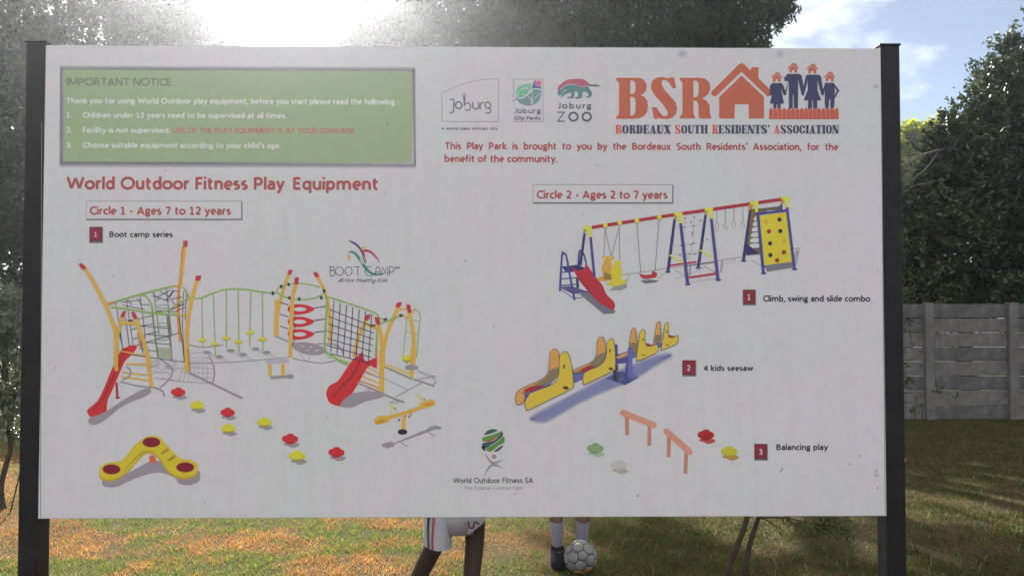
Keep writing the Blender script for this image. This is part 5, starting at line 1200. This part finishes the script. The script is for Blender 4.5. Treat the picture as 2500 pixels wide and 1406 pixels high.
# ------------------------------------------------------------------ people
def skinned(name, joints, edges, mt, parent, sub=2, root=0):
    me = bpy.data.meshes.new(name); me.from_pydata([j[0] for j in joints], edges, [])
    o = bpy.data.objects.new(name, me); sc.collection.objects.link(o)
    s = o.modifiers.new('s', 'SKIN'); s.use_smooth_shade = True
    o.modifiers.new('u', 'SUBSURF').levels = sub
    for i, j in enumerate(joints):
        r_ = j[1]; me.skin_vertices[0].data[i].radius = (r_, r_) if not hasattr(r_, '__len__') else r_
        me.skin_vertices[0].data[i].use_root = i == root
    dg = bpy.context.evaluated_depsgraph_get(); m2 = bpy.data.meshes.new_from_object(o.evaluated_get(dg))
    bpy.data.objects.remove(o); m2.name = name; m2.materials.clear(); m2.materials.append(mt)
    for q in m2.polygons: q.use_smooth = True
    return link(bpy.data.objects.new(name, m2), parent)
def rings(rs_, seg=20, cap0=False, cap1=False):
    """rs_: (centre, rx, ry) rings around the z axis, optional tilt (dz per +x)"""
    vs, fs = [], []
    for r_ in rs_:
        c, rx, ry = r_[:3]; tz = r_[3] if len(r_) > 3 else 0
        for k in range(seg):
            a = 2 * math.pi * k / seg; wv = 1 + .035 * math.sin(5 * a + c[2] * 30)
            vs.append((c[0] + rx * wv * math.cos(a), c[1] + ry * wv * math.sin(a), c[2] + tz * math.cos(a)))
    for i in range(len(rs_) - 1):
        for k in range(seg): k2 = (k + 1) % seg; fs.append((i * seg + k, i * seg + k2, (i + 1) * seg + k2, (i + 1) * seg + k))
    if cap0: fs.append(tuple(range(seg))[::-1])
    if cap1: fs.append(tuple((len(rs_) - 1) * seg + k for k in range(seg)))
    return vs, fs
def ballm(c, r_, s=(1, 1, 1), seg=16):
    bm = bmesh.new(); bmesh.ops.create_uvsphere(bm, u_segments=seg, v_segments=seg // 2, radius=1)
    vs = [Vector((v.co.x * r_ * s[0] + c[0], v.co.y * r_ * s[1] + c[1], v.co.z * r_ * s[2] + c[2])) for v in bm.verts]; fs = [tuple(v.index for v in f.verts) for f in bm.faces]; bm.free(); return vs, fs
def person(px, Y, H, hipL, hipR, kneeL, kneeR, ankL, ankR, skin, shirt, shorts, hair, label, calf=.048, sock=None, boot=None):
    """joint points are local to the person's base; faces the viewer (-y)"""
    P0 = Vector((px, Y, 0)); T = empty('person', P0, 0, label=label, cat='person')
    k = H / 1.65; hz = (hipL[2] + hipR[2]) / 2 + .04 * k; cx, cy = (hipL[0] + hipR[0]) / 2, (hipL[1] + hipR[1]) / 2
    ch = (cx, cy, hz + .36 * k); nk = (cx, cy - .01, H - .25 * k); hd = (cx, cy - .015, H - .12 * k)
    J, E2 = [], []
    def add(p_, r_, par=None):
        J.append((tuple(p_), r_)); 
        if par is not None: E2.append((par, len(J) - 1))
        return len(J) - 1
    pel = add((cx, cy, hz), (.125 * k, .085 * k)); wai = add((cx, cy, hz + .16 * k), (.11 * k, .075 * k), pel); chs = add(ch, (.135 * k, .09 * k), wai); nb_ = add((cx, cy, nk[2] - .03), (.055 * k, .05 * k), chs); ne = add(nk, .048 * k, nb_)
    jw = add((cx, cy - .02, H - .19 * k), (.06 * k, .065 * k), ne); he = add(hd, (.074 * k, .085 * k), jw); add((cx, cy + .005, H - .045 * k), (.062 * k, .07 * k), he)
    for s in (-1, 1):
        sh = add((cx + s * .17 * k, cy, ch[2] + .07 * k), .05 * k, chs); el = add((cx + s * .23 * k, cy + .02, ch[2] - .20 * k), .036 * k, sh); wr = add((cx + s * .22 * k, cy - .08 * k, ch[2] - .33 * k), .026 * k, el)
        pa = add((cx + s * .218 * k, cy - .11 * k, ch[2] - .385 * k), (.034 * k, .018 * k), wr)
        for q, (dx, ln) in enumerate(((-.027, .066), (-.009, .075), (.009, .072), (.026, .056))):
            a = add((cx + s * .218 * k, cy - (.12 - dx) * k, ch[2] - .435 * k), .0085 * k, pa); add((cx + s * .214 * k, cy - (.128 - dx) * k, ch[2] - (.435 + ln * .5) * k), .0078 * k, a); b2 = len(J) - 1
            add((cx + s * .204 * k, cy - (.13 - dx) * k, ch[2] - (.435 + ln) * k), .0068 * k, b2)
        a = add((cx + s * .20 * k, cy - .145 * k, ch[2] - .38 * k), .011 * k, pa); add((cx + s * .19 * k, cy - .165 * k, ch[2] - .42 * k), .009 * k, a)
    for hp, kn, an in ((hipL, kneeL, ankL), (hipR, kneeR, ankR)):
        h_ = add(hp, .082 * k, pel); tm = add(Vector(hp).lerp(Vector(kn), .5), .075 * k, h_); n_ = add(kn, .055 * k, tm); cf = add(Vector(kn).lerp(Vector(an), .35) + Vector((0, .012, 0)), calf * 1.05, n_)
        lo_ = add(Vector(kn).lerp(Vector(an), .75), calf * .72, cf); a_ = add(an, .036 * k, lo_); f1 = add(Vector(an) + Vector((0, -.05, -.03)) * k, .036 * k, a_); add(Vector((an[0], an[1] - .14 * k, .035 * k)), (.042 * k, .026 * k), f1); add(Vector((an[0], an[1] + .04 * k, .035 * k)), .03 * k, a_)
    body = skinned('body', J, E2, skin, T)
    # face
    fy = cy - .105 * k; dark = M_SEAM; wh = mat('eye_white', (.7, .7, .68), rough=.3)
    for s in (-1, 1):
        v, f = ballm((cx + s * .03 * k, cy - .082 * k, H - .115 * k), .013 * k, seg=10); o = meshob('eye', v, f, wh, T, True); v, f = ballm((cx + s * .03 * k, cy - .092 * k, H - .115 * k), .006 * k, seg=8); meshob('pupil', v, f, dark, o, True)
        v, f = ballm((cx + s * .082 * k, cy - .005, H - .13 * k), .028 * k, (.35, .6, 1)); meshob('ear', v, f, skin, T, True)
    v, f = ballm((cx, cy - .104 * k, H - .142 * k), .017 * k, (.8, .9, 1.3)); meshob('nose', v, f, skin, T, True)
    v, f = ballm((cx, cy - .092 * k, H - .178 * k), .022 * k, (1.1, .4, .3)); meshob('mouth', v, f, mat('lips', (.18, .07, .06), rough=.5), T, True)
    bm = bmesh.new(); bmesh.ops.create_uvsphere(bm, u_segments=24, v_segments=14, radius=1)
    rh = random.Random(3)
    for v_ in bm.verts:
        c = v_.co; q = 1 + rh.uniform(-.03, .05); front = max(0, -c.y); z = max(c.z, -.15 - .2 * max(0, c.y)) if c.y > -.2 else max(c.z, .42 + .2 * front)
        v_.co = Vector((cx + c.x * .088 * k * q, cy - .003 + c.y * .098 * k * q, H - .09 * k + z * .095 * k * q))
    bmob('hair', bm, hair, T, True)
    # shirt
    zt = ch[2] + .13 * k
    v1 = rings([((cx, cy, hz - .05), .165 * k, .115 * k), ((cx, cy, hz + .1 * k), .155 * k, .11 * k), ((cx, cy, ch[2]), .17 * k, .115 * k), ((cx, cy, ch[2] + .08 * k), .165 * k, .105 * k), ((cx, cy, zt), .09 * k, .075 * k), ((cx, cy, zt + .02), .062 * k, .06 * k)], 24)
    parts = [v1]
    for s in (-1, 1):
        parts.append(tube([(cx + s * .11 * k, cy, ch[2] + .075 * k), (cx + s * .175 * k, cy, ch[2] + .06 * k), (cx + s * .225 * k, cy + .01, ch[2] - .10 * k)], [.07 * k, .072 * k, .066 * k], 14, False))
    v, f = join(parts); meshob('shirt', v, f, shirt, T, True)
    return T, P0, k
def skin_mat(n, c): 
    m_ = mat(n, c, rough=.6, spec=.2, noise=.12, nscale=20); m_.node_tree.nodes['Principled BSDF'].inputs['Subsurface Weight'].default_value = .05; return m_
SKD = skin_mat('dark_skin', (.030, .017, .014)); SKM = skin_mat('light_brown_skin', (.20, .12, .085)); HB = mat('black_hair', (.01, .009, .009), rough=.9, bump=.6, bscale=200)
M_SHW = mat('white_shorts_cloth', (.27, .28, .31), rough=.85, noise=.08, nscale=12, bump=.2, bscale=18); M_SHB = mat('dark_shorts_cloth', (.03, .03, .05), rough=.85)
# --- player 1: walking in wide white shorts
Y1 = 4.2; bx = -.30
def L1(px, py, dy=0.0):
    q = W(px, py, Y1 + dy); return (q.x - bx, dy, q.z)
hl, hr = L1(1078, 1165), L1(1148, 1165); kl, kr = L1(1066, 1322, -.04), L1(1160, 1312, .03)
al = list(L1(968, 1530, .10)); al[2] = .085; ar = list(L1(1138, 1535, -.10)); ar[2] = .085
T, P0, k = person(bx, Y1, 1.62, hl, hr, kl, kr, tuple(al), tuple(ar), SKD, mat('navy_shirt', (.03, .035, .09), rough=.9), M_SHW, HB, 'person in wide white shorts with a red stripe, standing behind the board', calf=.047)
def shorts(T, k, hl, hr, rings_l, rings_r, mt, hz):
    cx = (hl[0] + hr[0]) / 2; parts = [rings([((cx, 0, hz + .10), .165 * k, .12 * k), ((cx, 0, hz), .18 * k, .13 * k), ((cx, 0, hz - .10), .185 * k, .13 * k)], 24)]
    parts += [rings(rings_l, 20), rings(rings_r, 20)]; v, f = join(parts); return meshob('shorts', v, f, mt, T, True)
z = lambda py: W(1100, py, Y1).z
x = lambda px: W(px, 1300, Y1).x - bx
rl = [((x(1080), 0, z(1190)), .092, .11), ((x(1073), -.01, z(1250)), .080, .105), ((x(1070), -.02, z(1290)), .072, .10), ((x(1070), -.03, z(1326)), .070, .098, -.010)]
rr = [((x(1142), 0, z(1190)), .092, .11), ((x(1146), .01, z(1240)), .088, .105), ((x(1152), .02, z(1268)), .075, .10, .03), ((x(1158), .02, z(1286)), .060, .09, .040)]
so = shorts(T, 1, hl, hr, rl, rr, M_SHW, hl[2])
v, f = rings([((x(1110), 0, z(1180)), .155, .12), ((x(1110), 0, z(1250)), .14, .11), ((x(1112), 0, z(1298)), .10, .08)], 20, False, True); meshob('crotch_panel', v, f, M_SHW, so, True)
M_BST = mat('black_stripe_cloth', (.012, .012, .016), rough=.9); M_RST = mat('red_stripe_cloth', (.26, .02, .04), rough=.9)
def stripe(name, ang, wd, mt, rgs):
    vs = []; n = len(rgs)
    for r_ in rgs:
        c, rx, ry = r_[:3]; tz = r_[3] if len(r_) > 3 else 0
        for a in (ang - wd, ang + wd): 
            wv = 1.06 + .03 * math.sin(5 * a + c[2] * 30); vs.append((c[0] + rx * wv * math.cos(a), c[1] + ry * wv * math.sin(a), c[2] + tz * math.cos(a)))
    return meshob(name, vs, [(2 * i, 2 * i + 1, 2 * i + 3, 2 * i + 2) for i in range(n - 1)], mt, so, True)
import itertools
def dense(rgs, m_=6):
    out = []
    for a, b_ in zip(rgs, rgs[1:]):
        for i in range(m_):
            t_ = i / m_; ta, tb = (a[3] if len(a) > 3 else 0), (b_[3] if len(b_) > 3 else 0)
            out.append((tuple(Vector(a[0]).lerp(Vector(b_[0]), t_)), a[1] + (b_[1] - a[1]) * t_, a[2] + (b_[2] - a[2]) * t_, ta + (tb - ta) * t_))
    out.append(rgs[-1]); return out
stripe('black_stripe', R(236), .07, M_BST, dense(rl)); stripe('red_stripe', R(256), .06, M_RST, dense(rl))
# club mark on the right thigh: a short dark U shape
mk = []
zz = z(1268)
cxm = x(1156)
def on_front(dx, dz): return (cxm + dx, -.118 + abs(dx + .02) * .25, zz + dz)
for a, c in (((-.020, .022), (-.016, -.010)), ((-.016, -.010), (.004, -.014)), ((.004, -.014), (.010, .022)), ((.018, .022), (.026, .006)), ((.026, .006), (.036, .010))):
    A_, B_ = Vector(on_front(*a)), Vector(on_front(*c)); d = (B_ - A_).normalized(); n_ = Vector((-d.z, 0, d.x)) * .0045
    mk.append(([A_ - n_, B_ - n_, B_ + n_, A_ + n_], [(0, 1, 2, 3)]))
v, f = join(mk); meshob('shorts_mark', v, f, mat('dark_mark', (.06, .02, .04), rough=.8), so)
# --- player 2: child in white shin guards with dark boots
Y2 = 5.50; bx2 = W(1392, 1300, Y2).x
def L2(px, py, dy=0.0):
    q = W(px, py, Y2 + dy); return (q.x - bx2, dy, q.z)
hl, hr = (-.075, 0, .60), (.075, 0, .60); kl, kr = L2(1358, 1250), L2(1423, 1250)
al = (L2(1361, 1350)[0], .02, .075); ar = (L2(1421, 1350)[0], .03, .075)
T, P0, k = person(bx2, Y2, 1.27, hl, hr, kl, kr, al, ar, SKM, mat('grey_green_shirt', (.08, .10, .09), rough=.9), M_SHB, HB, 'smaller person in white shin socks and dark boots beside the football', calf=.036)
v1 = rings([((0, 0, .68), .12, .09), ((0, 0, .58), .13, .095), ((0, 0, .52), .125, .09)], 20); parts = [v1]
for hp, kn in ((hl, kl), (hr, kr)): parts.append(rings([((hp[0], 0, .56), .075, .085), ((kn[0], 0, .42), .070, .078)], 18))
v, f = join(parts); meshob('shorts', v, f, M_SHB, T, True)
M_SOCK = mat('white_sock', (.22, .21, .26), rough=.9, noise=.06, nscale=20, bump=.25, bscale=60)
for kn, an in ((kl, al), (kr, ar)):
    a, b_ = Vector((kn[0], .006, W(0, 1264, Y2).z)), Vector((an[0], an[1], W(0, 1333, Y2).z)); rg = []
    for i in range(8):
        t_ = i / 7; c = a.lerp(b_, t_); r_ = .0445 + .004 * math.sin(t_ * 3.1) - .011 * t_; rg.append((tuple(c), r_, r_ * 1.05))
    vs, fs = rings(rg, 20)
    vs = [Vector(q) for q in vs]
    for j in range(20): vs[j].z += -.018 * max(0, -math.sin(2 * math.pi * j / 20))      # top edge dips in front
    so2 = meshob('shin_sock', vs, fs, M_SOCK, T, True)
    band = [q.copy() for q in vs[:20]] + [q - Vector((0, 0, .006)) for q in vs[:20]]
    band = [Vector((a.x + (q.x - a.x) * 1.03, a.y + (q.y - a.y) * 1.03, q.z)) for q in band]
    meshob('sock_band', band, [(j, (j + 1) % 20, 20 + (j + 1) % 20, 20 + j) for j in range(20)], M_SEAM, so2, True)
    M_BOOT = bpy.data.materials.get('dark_boot') or mat('dark_boot', (.009, .009, .015), rough=.9, spec=.15)
    zs = W(0, 1334, Y2).z
    prt = [rings([((an[0], .02, zs), .042, .044), ((an[0], .02, zs - .03), .047, .052), ((an[0], .005, .085), .050, .070), ((an[0], -.03, .055), .050, .105), ((an[0], -.045, .02), .052, .125), ((an[0], -.045, .004), .050, .122)], 18, False, True)]
    v, f = join(prt); bo = meshob('boot', v, f, M_BOOT, T, True)
    vs2, fs2 = rings([((an[0], .02, zs - .022), .049, .054), ((an[0], .02, zs - .032), .050, .055)], 18); meshob('boot_strap', vs2, fs2, mat('boot_strap_cloth', (.05, .045, .06), rough=.7), bo, True)
# ------------------------------------------------------------------ added air volume standing in for lens glare around the sun
hz = bpy.data.materials.new('glare_volume'); hz.use_nodes = True
t = hz.node_tree; t.nodes.clear()
o_ = N(t, 'ShaderNodeOutputMaterial'); pv = N(t, 'ShaderNodeVolumePrincipled'); pv.inputs['Density'].default_value = 0.0022; pv.inputs['Anisotropy'].default_value = 0.87
pv.inputs['Color'].default_value = (.86, .91, 1.0, 1)
t.links.new(pv.outputs[0], o_.inputs['Volume'])
bm = bmesh.new(); box_bm(bm, (0, 15, 10), (1000, 1600, 22.6))
h_ = bmob('glare_haze', bm, hz); tag(h_, kind='stuff')
bpy.context.view_layer.update()
